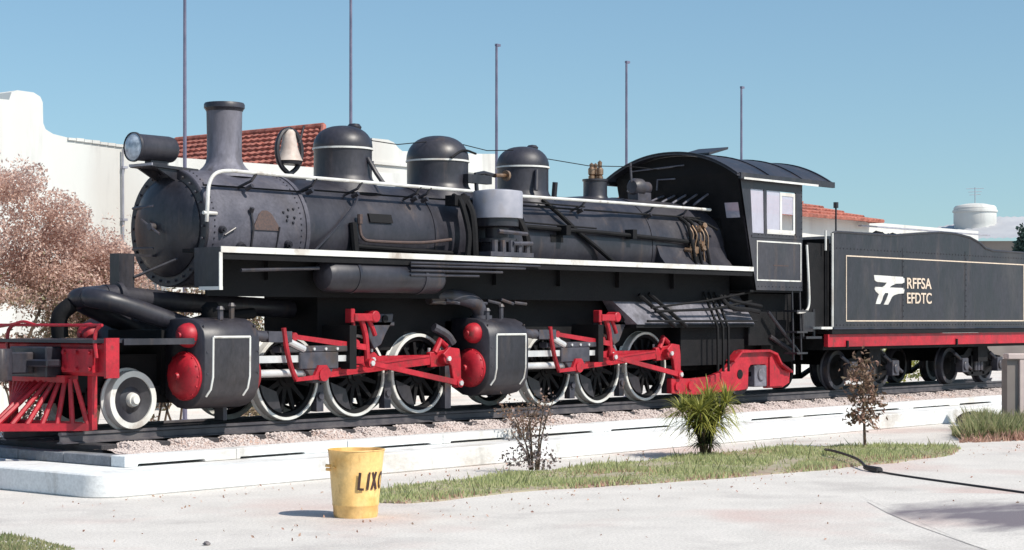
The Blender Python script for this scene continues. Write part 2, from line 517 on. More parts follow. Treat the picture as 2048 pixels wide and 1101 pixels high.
def obj1(name, bm, m, parent=None, loc=(0, 0, 0), ang=35, mesh=None):
    if mesh is None:
        bmesh.ops.recalc_face_normals(bm, faces=bm.faces)
        mesh = bpy.data.meshes.new(name)
        bm.to_mesh(mesh)
        bm.free()
        mesh.materials.append(m)
        mesh.polygons.foreach_set("use_smooth", [True] * len(mesh.polygons))
        mesh.set_sharp_from_angle(angle=R(ang))
    o = bpy.data.objects.new(name, mesh)
    col.objects.link(o)
    place(o, parent, loc)
    return o

def tag(o, label=None, cat=None, group=None, kind=None):
    for k, v in (('label', label), ('category', cat), ('group', group), ('kind', kind)):
        if v:
            o[k] = v
    return o

def thing(name, loc, label=None, cat=None, group=None, kind=None, rz=0):
    o = bpy.data.objects.new(name, None)
    o.empty_display_size = 0.3
    col.objects.link(o)
    o.location = loc
    o.rotation_euler.z = rz
    ORG[o.name] = Vector(loc)
    return tag(o, label, cat, group, kind)

def quick(verts, faces, name, m, parent=None, loc=(0, 0, 0), smooth=False):
    me = bpy.data.meshes.new(name)
    me.from_pydata(verts, [], faces)
    me.materials.append(m)
    if smooth:
        me.polygons.foreach_set("use_smooth", [True] * len(me.polygons))
    me.update()
    o = bpy.data.objects.new(name, me)
    col.objects.link(o)
    place(o, parent, loc)
    return o

rng = np.random.default_rng(11)
def leaves(name, C, size, m, parent=None, loc=(0, 0, 0), asp=0.55, up=0.0):
    """one diamond leaf at each centre"""
    C = np.asarray(C, float)
    n = len(C)
    a = rng.normal(size=(n, 3)); a[:, 2] += up
    a /= np.linalg.norm(a, axis=1)[:, None]
    b = rng.normal(size=(n, 3))
    b -= a * (a * b).sum(1)[:, None]
    b /= np.linalg.norm(b, axis=1)[:, None]
    s = size * rng.uniform(0.6, 1.3, n)[:, None]
    c = np.cross(a, b)
    V = np.stack([C - a * s * 0.5, C + b * s * asp * 0.5 + c * s * 0.08, C + a * s * 0.5, C - b * s * asp * 0.5 + c * s * 0.08], 1).reshape(-1, 3)
    F = np.arange(n * 4).reshape(n, 4)
    return quick(V.tolist(), F.tolist(), name, m, parent, loc)

def blob_points(blobs, n):
    """points in ellipsoids, denser to their skin: blobs (cx, cy, cz, rx, ry, rz)"""
    w_ = np.array([b[3] * b[4] * b[5] for b in blobs]) ** 0.7
    w_ /= w_.sum()
    idx = rng.choice(len(blobs), n, p=w_)
    B = np.array(blobs)[idx]
    d = rng.normal(size=(n, 3))
    d /= np.linalg.norm(d, axis=1)[:, None]
    r = rng.uniform(0.35, 1.0, n) ** 0.6
    return B[:, :3] + d * r[:, None] * B[:, 3:]

# ================================================================== THE SETTING
RT = 0.57                                            # rail top above the paving
bm = NB()
bmesh.ops.create_grid(bm, x_segments=2, y_segments=2, size=900)
tag(obj('ground', bm, M['paving'], None, (20, 30, 0)), kind='structure')

# two-step concrete plinth under the track: each kerb slab is a piece of its own
KY, TY = -1.72, -2.32
KX0 = -0.98
pl = thing('concrete_plinth', (0, 0, 0), kind='structure')
def rounded_corner(x0, y0, r=0.35, n=8):
    return [(x0 + r - r * math.cos(t), y0 + r - r * math.sin(t)) for t in [math.pi / 2 * k / n for k in range(n + 1)]]
bm = NB()
poly = [(x, y) for x, y in rounded_corner(-1.75, TY)] + [(40, TY), (40, 2.4), (-1.75, 2.4)]
prism_xy(bm, poly, 0.0, 0.245)
bev(bm, 0.015)
obj('lower_step', bm, M['concrete'], pl)
bm = NB()
box(bm, KX0 + 0.2, 40, KY + 0.22, 1.8, 0.245, 0.33)
obj('bed_slab', bm, M['joint'], pl)
x = KX0
k = 0
kr = random.Random(3)
while x < 24:
    L = kr.uniform(1.45, 1.95)
    dz = kr.uniform(-0.004, 0.006)
    lift = kr.choice([0.0, 0.022, 0.028, 0.024, 0.018])
    bm = NB()
    # underside lifted along part of its length: the gaps show as broken dark dashes
    a, b_ = kr.uniform(0.0, 0.12), kr.uniform(0.5, 0.92)
    pts = [(x, 0.248), (x + L * a, 0.248), (x + L * a + .01, 0.248 + lift), (x + L * b_, 0.248 + lift), (x + L * b_ + .01, 0.248),
           (x + L - 0.008, 0.248), (x + L - 0.008, 0.365 + dz), (x, 0.365 + dz)]
    prism(bm, pts, KY + kr.uniform(-0.006, 0.006), KY + 0.24)
    bev(bm, 0.006)
    obj('kerb_slab', bm, M['concrete'], pl)
    x += L
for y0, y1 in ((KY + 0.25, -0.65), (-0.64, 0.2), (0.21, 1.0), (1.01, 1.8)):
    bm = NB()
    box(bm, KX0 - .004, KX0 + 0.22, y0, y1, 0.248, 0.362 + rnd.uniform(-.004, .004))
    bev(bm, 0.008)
    obj('kerb_slab', bm, M['endshade'], pl)
x = KX0 + 0.23
while x < 24:
    bm = NB()
    box(bm, x, x + 1.78, 1.56, 1.8, 0.248, 0.36 + rnd.uniform(-.004, .004))
    bev(bm, 0.008)
    obj('kerb_slab', bm, M['concrete'], pl)
    x += 1.79

# ballast bed with its loose stones
bm = NB()
nx, ny = 560, 40
vs = []
SL0, SP = -0.62, 0.735                               # first sleeper, spacing
def bed_z(X, Y):
    ph_ = abs(((X - SL0) / SP + 0.5) % 1.0 - 0.5)      # 0 on a sleeper, .5 midway
    e_ = max(0.0, min(1.0, (1.46 - abs(Y)) / 0.40))
    out_ = max(0.0, min(1.0, (abs(Y) - 0.80) / 0.12))
    lump = max(0.0, min(1.0, (ph_ - 0.14) / 0.10)) * max(0.0, min(1.0, (1.34 - abs(Y)) / 0.25)) * out_
    return 0.345 + 0.04 * e_ + 0.062 * lump
for i in range(nx + 1):
    row = []
    X = KX0 + 0.24 + 25.0 * i / nx
    for j in range(ny + 1):
        Y = -1.48 + 2.96 * j / ny
        row.append(bm.verts.new((X + rnd.uniform(-.01, .01), Y, bed_z(X, Y) + rnd.uniform(-.01, .01))))
    vs.append(row)
for i in range(nx):
    for j in range(ny):
        bm.faces.new((vs[i][j], vs[i + 1][j], vs[i + 1][j + 1], vs[i][j + 1]))
tag(obj('ballast_bed', bm, M['ballast']), kind='structure')

ico = bmesh.new()
bmesh.ops.create_icosphere(ico, subdivisions=1, radius=1)
IV = np.array([v.co[:] for v in ico.verts]); IF = np.array([[v.index for v in f.verts] for f in ico.faces]); ico.free()
def stones(name, P, size, m, zs=0.7):
    n = len(P)
    V = IV[None] * rng.uniform(0.7, 1.3, (n, len(IV), 1))
    V = V * (size * rng.uniform(0.5, 1.3, (n, 1, 1))) * rng.uniform(0.7, 1.25, (n, 1, 3)) * np.array([1, 1, zs])
    V = V + np.asarray(P)[:, None, :]
    F = IF[None] + (np.arange(n) * len(IV))[:, None, None]
    return quick(V.reshape(-1, 3).tolist(), F.reshape(-1, 3).tolist(), name, m)
n = 16000
P = np.stack([KX0 + 0.3 + 24.5 * rng.random(n) ** 1.25, -1.46 + 0.65 * rng.random(n), np.zeros(n)], 1)
ph = np.abs(((P[:, 0] - SL0) / SP + 0.5) % 1.0 - 0.5)
keep = ((ph > 0.17) & (np.abs(P[:, 1]) > 0.84)) | (np.abs(P[:, 1]) > 1.04)
P = P[keep]
P[:, 2] = [bed_z(a, b_) + 0.004 for a, b_ in P[:, :2]]
tag(stones('ballast_stones', P, 0.017, M['stone']), kind='stuff')

tr = thing('railway_track', (0, 0, 0.3), kind='structure')
bm = NB()
box(bm, -0.11, 0.11, -1.0, 1.0, -0.13, 0.0)
bev(bm, 0.012)
sl = None
for i in range(33):
    xx = SL0 + SP * i + rnd.uniform(-.015, .015)
    if sl is None:
        sl = obj('sleeper', bm, M['sleeper'], tr, (xx, 0, 0.445))
    else:
        o = obj('sleeper', None, None, tr, (xx, rnd.uniform(-.03, .03), 0.445), mesh=sl.data)
        o.rotation_euler.z = rnd.uniform(-.01, .01)
for s in (-1, 1):
    bm = NB()
    c = 0.535 * s
    pr = [(-.055, .445), (.055, .445), (.055, .455), (.009, .468), (.009, .53), (.03, .54), (.03, .566), (.024, .57), (-.024, .57), (-.03, .566), (-.03, .54), (-.009, .53), (-.009, .468), (-.055, .455)]
    prism_yz(bm, [(c + a, z) for a, z in pr], -0.95, 24)
    obj('rail', bm, M['rail'], tr)

# darker patch of paving and the joint beside it, a sheet each
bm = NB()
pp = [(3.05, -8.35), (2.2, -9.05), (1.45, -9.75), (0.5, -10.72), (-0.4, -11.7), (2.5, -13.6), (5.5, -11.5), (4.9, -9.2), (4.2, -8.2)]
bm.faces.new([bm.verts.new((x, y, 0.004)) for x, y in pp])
tag(obj('paving_patch', bm, M['darkpatch']), kind='structure')
bm = NB()
jp = [(3.6, -7.92), (3.05, -8.42), (2.2, -9.185), (1.44, -9.87), (0.48, -10.735), (-0.7, -11.8)]
L_ = [bm.verts.new((x, y, 0.008)) for x, y in jp]
R_ = [bm.verts.new((x - 0.012, y - 0.014, 0.008)) for x, y in jp]
for i in range(len(jp) - 1):
    bm.faces.new((L_[i], L_[i + 1], R_[i + 1], R_[i]))
tag(obj('paving_joint', bm, M['joint']), kind='structure')

# grass island
def in_poly(P, poly):
    x, y = P[:, 0], P[:, 1]
    c = np.zeros(len(P), bool)
    q = poly[-1]
    for p in poly:
        cond = ((p[1] > y) != (q[1] > y)) & (x < (q[0] - p[0]) * (y - p[1]) / (q[1] - p[1] + 1e-12) + p[0])
        c ^= cond
        q = p
    return c
isl = smooth_path([(0.55, -4.0, 0), (0.02, -4.4, 0), (-0.12, -4.82, 0), (0.35, -5.02, 0), (1.5, -4.98, 0), (3.34, -5.45, 0), (5.77, -5.88, 0), (8.2, -6.0, 0), (10.0, -5.72, 0),
                   (10.8, -5.05, 0), (9.9, -4.0, 0), (8.6, -3.55, 0), (5.87, -3.55, 0), (2.91, -3.58, 0), (1.4, -3.72, 0), (0.55, -4.0, 0)], 5)
isl = [(p.x + rnd.uniform(-.05, .05), p.y + rnd.uniform(-.05, .05)) for p in isl[:-1]]
icx, icy = 5.3, -4.75
wide = [(icx + (x - icx) * 1.012 + rnd.uniform(-.03, .03), icy + (y - icy) * 1.06) for x, y in isl]
bm = NB()
prism_xy(bm, isl, 0.0, 0.016)
tag(obj('grass_bed', bm, M['soil']), kind='structure')

def grass(name, poly, n, h, m, z0=0.006, wd=0.012, lean=0.5, keep=None):
    poly = [(p[0], p[1]) for p in poly]
    xs, ys = [p[0] for p in poly], [p[1] for p in poly]
    P = np.stack([rng.uniform(min(xs), max(xs), n), rng.uniform(min(ys), max(ys), n)], 1)
    P = P[in_poly(P, poly)]
    if keep is not None:
        P = P[keep(P)]
        bare_ = np.sin(P[:, 0] * 2.3 + 2 * np.sin(P[:, 1] * 2.9)) + np.sin(P[:, 1] * 4.1 - P[:, 0] * 1.3)
        P = P[bare_ + rng.normal(0, .3, len(P)) < 1.25]
    n = len(P)
    t = rng.uniform(0, 2 * math.pi, n)
    hh = h * rng.uniform(0.4, 1.2, n) * (0.75 + 0.35 * np.sin(P[:, 0] * 3.1 + np.sin(P[:, 1] * 4)))
    ln = lean * hh * rng.uniform(0.2, 1.0, n)
    t2 = rng.uniform(0, 2 * math.pi, n)
    A = np.stack([P[:, 0] - wd * np.cos(t), P[:, 1] - wd * np.sin(t), np.full(n, z0)], 1)
    B = np.stack([P[:, 0] + wd * np.cos(t), P[:, 1] + wd * np.sin(t), np.full(n, z0)], 1)
    T = np.stack([P[:, 0] + ln * np.cos(t2), P[:, 1] + ln * np.sin(t2), z0 + hh], 1)
    V = np.stack([A, B, T], 1).reshape(-1, 3)
    return tag(quick(V.tolist(), np.arange(n * 3).reshape(n, 3).tolist(), name, m), kind='stuff')
def dry(P):
    return np.sin(P[:, 0] * 1.7 + 1.0) + np.sin(P[:, 1] * 3.3 + P[:, 0] * 0.9) * 0.8 + rng.normal(0, 0.5, len(P)) > 1.3
def edge_dry(P):
    yf = np.interp(P[:, 0], [0, 1.5, 3.34, 5.77, 8.2, 10], [-5.0, -4.98, -5.45, -5.88, -6.0, -5.72])
    return (P[:, 1] - yf < 0.12 + rng.normal(0, .12, len(P))) | dry(P)
grass('grass', wide, 52000, 0.066, M['grass'], keep=lambda P: ~edge_dry(P) | (rng.random(len(P)) < 0.4))
grass('dry_grass', wide, 26000, 0.06, M['rust'], keep=lambda P: edge_dry(P) & (rng.random(len(P)) < 0.75))
grass('weed', wide, 900, 0.17, M['lush'], wd=.014, lean=.9)
corner = [(-5.2, -5.2), (-4.9, -4.0), (-4.25, -4.2), (-4.22, -4.7), (-4.42, -5.5), (-4.9, -6.2), (-6, -6.5)]
grass('grass', corner, 9000, 0.06, M['lush'], z0=0.0)

# ================================================================== STEAM LOCOMOTIVE
BC = 2.93                                            # boiler centre height
lo = thing('steam_locomotive', (0, 0, RT), 'large black articulated steam locomotive with red rods and white rimmed wheels on the track', 'locomotive')

# --- smokebox and boiler
bm = NB()
lathe(bm, [(0.0, 1.02), (0.66, 1.02), (0.70, 1.02), (0.72, 1.04), (0.72, 2.60), (0.735, 2.60), (0.735, 2.66), (0.70, 2.66)], (0, 0, BC), 'x', 64)
smoke = obj('smokebox', bm, M['graphite'], lo)
bm = NB()
lathe(bm, [(0.0, 0.80), (0.18, 0.805), (0.36, 0.84), (0.50, 0.90), (0.585, 0.965), (0.60, 0.985), (0.60, 1.0), (0.705, 1.0), (0.715, 1.01), (0.715, 1.035)], (0, 0, BC), 'x', 64)
door = obj('smokebox_door', bm, M['black'], smoke)
bm = NB()
for k in range(28):
    a = 2 * math.pi * k / 28
    cyl(bm, (0.975, 0.655 * math.cos(a), BC + 0.655 * math.sin(a)), (1.005, 0.655 * math.cos(a), BC + 0.655 * math.sin(a)), 0.017, n=6)
for zz in (-0.25, 0.25):
    rod_pts = [(0.97, 0.62, BC + zz), (0.86, 0.35, BC + zz), (0.83, 0.05, BC + zz)]
    tube(bm, rod_pts, 0.02, 6)
tube(bm, [(0.80, 0, BC), (0.72, 0, BC)], 0.045, 12)
tube(bm, [(0.735, -0.17, BC - 0.09), (0.735, 0.17, BC + 0.09)], 0.014, 6)
obj('door_bolts', bm, M['iron'], smoke)
bm = NB()
rr = random.Random(5)
def on_boiler(x, ang, r):
    return Vector((x, -r * math.cos(ang), BC + r * math.sin(ang)))
for k in range(36):                                    # rivet rings of the smokebox
    a = R(-80 + 200 * k / 35)
    for xx in (1.12, 2.52):
        p = on_boiler(xx, a, 0.72); q = on_boiler(xx, a, 0.732)
        cyl(bm, p, q, 0.012, 0.008, 5)
for dx_, a in ((2.24, 17), (2.33, 20), (2.30, 13), (2.42, 21), (2.41, 12), (2.28, 9), (2.38, 7)):
    cyl(bm, on_boiler(dx_, R(a), 0.715), on_boiler(dx_, R(a), 0.74), 0.02, 0.014, 8)
obj('rivets', bm, M['boiler'], smoke)
bm = NB()
pl_ = [(-.2, 0), (.2, 0), (.2, .05), (.1, .20), (.04, .24), (-.04, .24), (-.1, .20), (-.2, .05)]
A = []; B = []
for u_, v_ in pl_:
    a = v_ / 0.72 - 0.03
    A.append(bm.verts.new(on_boiler(1.93 + u_, a, 0.718))); B.append(bm.verts.new(on_boiler(1.93 + u_, a, 0.736)))
for k in range(8):
    bm.faces.new((A[k], A[(k + 1) % 8], B[(k + 1) % 8], B[k]))
bm.faces.new(B)
obj('builder_plate', bm, M['plaque'], smoke)
bm = NB()
for x_, a, r_ in ((1.22, -3, .05), (1.55, -20, .085), (2.3, -14, .055)):   # washout plugs
    cyl(bm, on_boiler(x_, R(a), 0.70), on_boiler(x_, R(a), 0.77), r_, r_ * 0.8, 12)
    cyl(bm, on_boiler(x_, R(a), 0.77), on_boiler(x_, R(a), 0.80), r_ * .5, r_ * .45, 6)
tube(bm, [on_boiler(1.72, R(-25), .74), on_boiler(1.70, R(0), .755), on_boiler(1.69, R(16), .75)], 0.014, 6)
cyl(bm, on_boiler(1.69, R(15), .74), on_boiler(1.69, R(18), .78), 0.03, n=8)
tube(bm, [on_boiler(2.12, R(-25), .74), on_boiler(2.13, R(2), .75)], 0.010, 6)
tube(bm, [on_boiler(1.26, R(-8), .74), on_boiler(1.42, R(-1), .75)], 0.012, 6)
obj('plug', bm, M['black'], smoke)

bm = NB()
lathe(bm, [(0.70, 2.662), (0.70, 4.98), (0.712, 4.98), (0.712, 5.04), (0.70, 5.04), (0.705, 6.9), (0.72, 6.9), (0.72, 6.96), (0.712, 6.96), (0.745, 8.6), (0.78, 9.0), (0.79, 9.8), (0.80, 9.8), (0.80, 9.86), (0.79, 9.86), (0.79, 11.75)], (0, 0, BC), 'x', 64)
boiler = obj('boiler', bm, M['boiler'], lo)
bm = NB()                                            # firebox sides flare to the running board
prism_yz(bm, [(-0.79, 2.98), (-0.86, 2.8), (-0.98, 2.66), (-0.78, 2.62), (-0.78, 2.3), (0.78, 2.3), (0.78, 2.62), (0.98, 2.66), (0.86, 2.8), (0.79, 2.98)], 9.9, 11.75)
obj('firebox', bm, M['boiler'], lo)
bm = NB()
for x_, a0, dw, dh in ((3.95, 16, .21, .12), (7.55, 4, .14, .11)):        # dark hand-hole plates
    A = [on_boiler(x_ - dw, R(a0) - dh / 2, 0.70), on_boiler(x_ + dw, R(a0) - dh / 2, .70), on_boiler(x_ + dw, R(a0) + dh * .9, .70), on_boiler(x_ - dw, R(a0) + dh * .9, .70)]
    ins = [bm.verts.new(p) for p in A]
    outs = [bm.verts.new(p + Vector((0, -0.03, 0))) for p in A]
    for k in range(4):
        bm.faces.new((ins[k], ins[(k + 1) % 4], outs[(k + 1) % 4], outs[k]))
    bm.faces.new(outs)
obj('cover_plate', bm, M['pitch'], boiler)

# --- chimney
bm = NB()
lathe(bm, [(0.37, -0.06), (0.32, 0.02), (0.265, 0.07), (0.232, 0.12), (0.216, 0.19), (0.215, 0.45), (0.222, 0.80), (0.245, 0.80), (0.248, 0.84), (0.235, 0.86), (0.19, 0.86), (0.17, 0.1)], (1.89, 0, 3.64), 'z', 48)
chim = obj('chimney', bm, M['stack'], smoke)
bm = NB()
lathe(bm, [(0.224, 4.40), (0.243, 4.435), (0.252, 4.44), (0.252, 4.485), (0.24, 4.505), (0.19, 4.507)], (1.89, 0, 0), 'z', 48)
obj('chimney_lip', bm, M['boiler'], chim)

# --- headlight on its shelf
bm = NB()
lathe(bm, [(0.165, 0.0), (0.175, 0.0), (0.178, 0.03), (0.165, 0.05), (0.16, 0.07), (0.16, 0.52), (0.15, 0.58), (0.11, 0.62), (0.0, 0.63)], (0.47, 0, 3.865), 'x', 32)
box(bm, 0.7, 0.95, -0.06, 0.06, 3.64, 3.72)
hl = obj('headlight', bm, M['boiler'], lo)
bm = NB()
lathe(bm, [(0.166, 0.012), (0.12, -0.018), (0.06, -0.034), (0.0, -0.04)], (0.47, 0, 3.865), 'x', 32)
obj('lamp_glass', bm, M['glass'], hl)
bm = NB()
prism(bm, [(0.60, 3.635), (1.30, 3.60), (1.30, 3.64), (0.60, 3.665)], -0.21, 0.21)
prism(bm, [(0.68, 3.628), (1.10, 3.609), (1.10, 3.42)], -0.18, -0.15)
prism(bm, [(0.68, 3.628), (1.10, 3.609), (1.10, 3.42)], 0.15, 0.18)
obj('lamp_shelf', bm, M['black'], lo)
bm = NB()
box(bm, 0.585, 0.60, -0.215, 0.215, 3.645, 3.675)
obj('shelf_edge', bm, M['pale'], lo)

# --- domes, one mesh each with a white ring
def dome(name, x, r, top, ring, base=3.58):
    bm = NB()
    h = top - base
    rz_ = ring - base
    pr = [(r + 0.14, -0.10), (r + 0.06, 0.03), (r + 0.01, 0.10), (r, 0.14), (r, rz_ - 0.02)]
    for k in range(0, 11):
        t = math.pi / 2 * k / 10
        pr.append((max(0.0, (r + 0.008) * math.cos(t) ** 0.8 if k < 10 else 0.0), rz_ + 0.03 + (h - rz_ - 0.03) * math.sin(t)))
    lathe(bm, pr, (x, 0, base), 'z', 48)
    o = obj(name, bm, M['boiler'], boiler)
    bm = NB()
    lathe(bm, [(r - 0.005, -0.012), (r + 0.018, -0.012), (r + 0.018, 0.012), (r - 0.005, 0.012)], (x, 0, ring), 'z', 48)
    obj('ring', bm, M['white'], o)
    return o
d1 = dome('sand_dome', 3.94, 0.385, 4.385, 4.075)
bm = NB()
lathe(bm, [(0.09, 0), (0.10, 0.03), (0.07, 0.07), (0.0, 0.08)], (4.1, -0.05, 4.35), 'z', 16)
tube(bm, [(4.02, -0.38, 3.95), (4.1, -0.46, 3.75), (4.12, -0.58, 3.6)], 0.03, 8)
obj('filler_cap', bm, M['boiler'], d1)
d2 = dome('steam_dome', 5.79, 0.43, 4.39, 4.03)
bm = NB()
tube(bm, [(6.05, -0.5, 3.62), (6.05, -0.48, 3.85), (6.25, -0.46, 3.88), (6.55, -0.4, 3.86)], 0.03, 8)
box(bm, 5.85, 6.35, -0.52, -0.42, 3.72, 3.84)
obj('throttle_valve', bm, M['black'], d2)
bm = NB()
tube(bm, [(6.5, -0.45, 3.86), (6.72, -0.45, 3.87)], 0.028, 8)
lathe(bm, [(0.02, -0.02), (0.075, -0.02), (0.075, 0.02), (0.02, 0.02)], (6.74, -0.45, 3.87), 'x', 12)
obj('valve_wheel', bm, M['brass'], d2)
bm = NB()
tube(bm, smooth_path([(5.6, -0.43, 4.05), (5.85, -0.43, 4.17), (6.2, -0.35, 4.15)], 4), 0.016, 6)
obj('pipe', bm, M['pitch'], d2)
d3 = dome('sand_dome', 7.64, 0.38, 4.37, 4.06)
bm = NB()
lathe(bm, [(0.08, 0), (0.09, 0.03), (0.06, 0.06), (0.0, 0.07)], (7.8, -0.05, 4.34), 'z', 16)
tube(bm, [(7.5, -0.38, 4.0), (7.44, -0.42, 3.7)], 0.03, 8)
tube(bm, [(8.0, -0.30, 3.62), (7.98, -0.34, 3.85)], 0.04, 8)
obj('filler_cap', bm, M['boiler'], d3)

# --- bell in its yoke
bm = NB()
lathe(bm, [(0.05, 0.40), (0.075, 0.37), (0.09, 0.28), (0.11, 0.16), (0.15, 0.05), (0.175, 0.0), (0.15, 0.0), (0.0, 0.12)], (2.98, 0, 3.86), 'z', 24)
bell = obj('bell', bm, M['bell'], lo)
bm = NB()
for s in (-1, 1):
    tube(bm, smooth_path([(2.98 + s * 0.02, 0, 3.70), (2.98 + s * 0.13, 0, 3.78), (2.98 + s * 0.205, 0, 3.92), (2.98 + s * 0.2, 0, 4.08), (2.98 + s * 0.12, 0, 4.22), (2.98, 0, 4.27)], 4), 0.033, 8)
cyl(bm, (2.98, 0, 3.58), (2.98, 0, 3.72), 0.085, 0.06, 12)
box(bm, 2.80, 3.16, -0.12, 0.12, 3.58, 3.65)
tube(bm, [(3.14, -0.02, 4.1), (3.22, -0.02, 4.33)], 0.014, 6)
lathe(bm, [(0.0, 0.0), (0.16, 0.0), (0.17, 0.03), (0.15, 0.05), (0.0, 0.05)], (2.98, 0, 3.815), 'z', 20)
obj('yoke', bm, M['black'], bell)

# --- safety valves on the turret, dynamo, whistle cord
bm = NB()
lathe(bm, [(0.24, -0.05), (0.20, 0.02), (0.185, 0.06), (0.185, 0.27), (0.20, 0.28), (0.20, 0.31), (0.0, 0.31)], (9.38, 0, 3.68), 'z', 28)
tur = obj('turret', bm, M['boiler'], lo)
for dx_, dy_, h in ((-0.09, 0.0, 0.26), (0.04, -0.06, 0.30), (0.10, 0.07, 0.27)):
    bm = NB()
    lathe(bm, [(0.05, 0), (0.05, 0.05), (0.035, 0.06), (0.055, 0.08), (0.055, 0.16), (0.03, 0.19), (0.035, h - 0.03), (0.0, h)], (9.38 + dx_, dy_, 3.985), 'z', 12)
    obj('safety_valve', bm, M['brass'], tur)
bm = NB()
lathe(bm, [(0.0, -0.2), (0.1, -0.19), (0.14, -0.13), (0.14, 0.02), (0.10, 0.04), (0.10, 0.22), (0.0, 0.24)], (10.45, -0.05, 3.92), 'x', 20)
box(bm, 10.3, 10.65, -0.14, 0.06, 3.68, 3.84)
tube(bm, [(10.25, -0.05, 4.0), (10.22, -0.05, 4.3)], 0.02, 6)
obj('dynamo', bm, M['iron'], lo)
bm = NB()
pts = []
for a, b_ in (((4.3, 4.22), (5.45, 4.28)), ((6.15, 4.3), (7.3, 4.29)), ((7.98, 4.22), (10.2, 4.23)), ((10.2, 4.23), (11.6, 4.33))):
    tube(bm, [(a[0], -0.1, a[1]), ((a[0] + b_[0]) / 2, -0.1, (a[1] + b_[1]) / 2 - 0.05), (b_[0], -0.1, b_[1])], 0.007, 5)
obj('bell_cord', bm, M['pitch'], lo)

# --- handrails, white, with posts
HR = -0.735
bm = NB()
front = smooth_path([(1.0, HR + .02, 2.98), (0.98, HR - .02, 3.2), (1.02, HR - 0.0, 3.42), (1.12, HR, 3.55), (1.32, HR, 3.595), (1.6, HR, 3.595)], 5)
tube(bm, front + [Vector((3.0, HR, 3.59)), Vector((5.66, HR, 3.58))], 0.023, 8)
tube(bm, [(0.93, HR, 3.08), (1.15, HR + .02, 3.08)], 0.022, 8)
obj('handrail', bm, M['white'], lo)
bm = NB()
tube(bm, [(6.66, HR - .05, 3.56), (9.0, HR - .05, 3.575), (11.4, HR - .03, 3.58)], 0.023, 8)
obj('handrail', bm, M['white'], lo)
bm = NB()
for x_ in (1.75, 2.75, 3.55, 4.65, 4.85, 8.2, 9.9, 10.8):
    tube(bm, [(x_, HR - .01, 3.585), (x_ - .04, HR + .03, 3.5), (x_ - .1, -0.52, 3.42)], 0.02, 6)
    cyl(bm, (x_ - .06, -0.63, 3.40), (x_ - .04, -0.72, 3.44), 0.03, n=8)
obj('handrail_post', bm, M['black'], lo)
bm = NB()
tube(bm, [(1.06, -0.58, 3.42), (2.66, -0.585, 3.42), (2.72, -0.6, 3.45), (5.5, -0.6, 3.45)], 0.013, 6)
tube(bm, [(6.7, -0.66, 3.44), (8.3, -0.68, 3.44), (11.2, -0.70, 3.44)], 0.015, 6)
tube(bm, [(6.75, -0.62, 3.50), (8.3, -0.64, 3.49)], 0.013, 6)
obj('conduit', bm, M['pitch'], lo)

# --- pipes on the boiler side
bm = NB()
tube(bm, smooth_path([(3.6, -0.62, 3.44), (3.5, -0.68, 3.32), (3.2, -0.72, 3.06), (2.95, -0.74, 2.86), (2.72, -0.74, 2.68)], 4), 0.016, 6)
obj('sand_pipe', bm, M['boiler'], lo)
bm = NB()
tube(bm, [(7.42, -0.55, 3.56), (7.62, -0.70, 3.36), (7.95, -0.77, 3.12), (8.4, -0.80, 2.88), (8.72, -0.86, 2.68)], 0.035, 8)
obj('sand_pipe', bm, M['pitch'], lo)
bm = NB()
tube(bm, [(6.55, -0.76, 3.14), (8.6, -0.80, 3.11), (9.2, -0.84, 3.09), (10.7, -0.86, 3.04)], 0.033, 8)
tube(bm, [(6.55, -0.76, 3.20), (8.4, -0.78, 3.17)], 0.014, 6)
for x_ in (7.6, 9.2):
    box(bm, x_ - .05, x_ + .05, -0.9, -0.72, 3.04, 3.18)
tube(bm, [(10.7, -0.86, 3.04), (10.82, -0.86, 2.9), (10.85, -0.9, 2.68)], 0.05, 8)
obj('reach_rod', bm, M['pitch'], lo)
bm = NB()
tube(bm, smooth_path([(3.52, -0.74, 3.12), (3.52, -0.74, 2.98), (3.56, -0.76, 2.86), (3.75, -0.78, 2.83), (4.6, -0.79, 2.84), (5.2, -0.79, 2.90)], 4), 0.022, 8)
cyl(bm, (3.52, -0.74, 3.05), (3.52, -0.74, 3.17), 0.035, n=8)
obj('copper_pipe', bm, M['plaque'], lo)
bm = NB()
tube(bm, [(3.4, -0.73, 3.06), (3.42, -0.76, 2.68)], 0.05, 8)
tube(bm, [(3.42, -0.74, 2.76), (5.3, -0.74, 2.72)], 0.03, 8)
obj('check_valve', bm, M['pitch'], lo)
bm = NB()                                            # injector cluster by the firebox
for k in range(9):
    x_ = 10.75 + rr.uniform(-.22, .3); z_ = 3.12 + rr.uniform(-.2, .22)
    cyl(bm, (x_, -0.83, z_), (x_ + rr.uniform(-.06, .06), -0.93, z_ + rr.uniform(-.03, .03)), rr.uniform(.025, .06), n=8)
for k in range(5):
    x_ = 10.65 + k * .1
    tube(bm, smooth_path([(x_, -.86, 3.3), (x_ + .05, -.92, 3.15), (x_ + .02 * k, -.9, 2.95), (x_ + .1, -.9, 2.68)], 3), 0.015, 6)
obj('injector', bm, M['brass'], lo)
bm = NB()
for x_ in (10.62, 10.78, 11.0):
    tube(bm, smooth_path([(x_, -.72, 3.42), (x_ + .02, -.86, 3.3), (x_ + .05, -.92, 3.0), (x_ + .12, -.95, 2.68)], 3), 0.028, 8)
tube(bm, smooth_path([(10.8, -.74, 3.42), (11.1, -.84, 3.36), (11.45, -.86, 3.26)], 3), 0.02, 6)
obj('injector_pipe', bm, M['pitch'], lo)

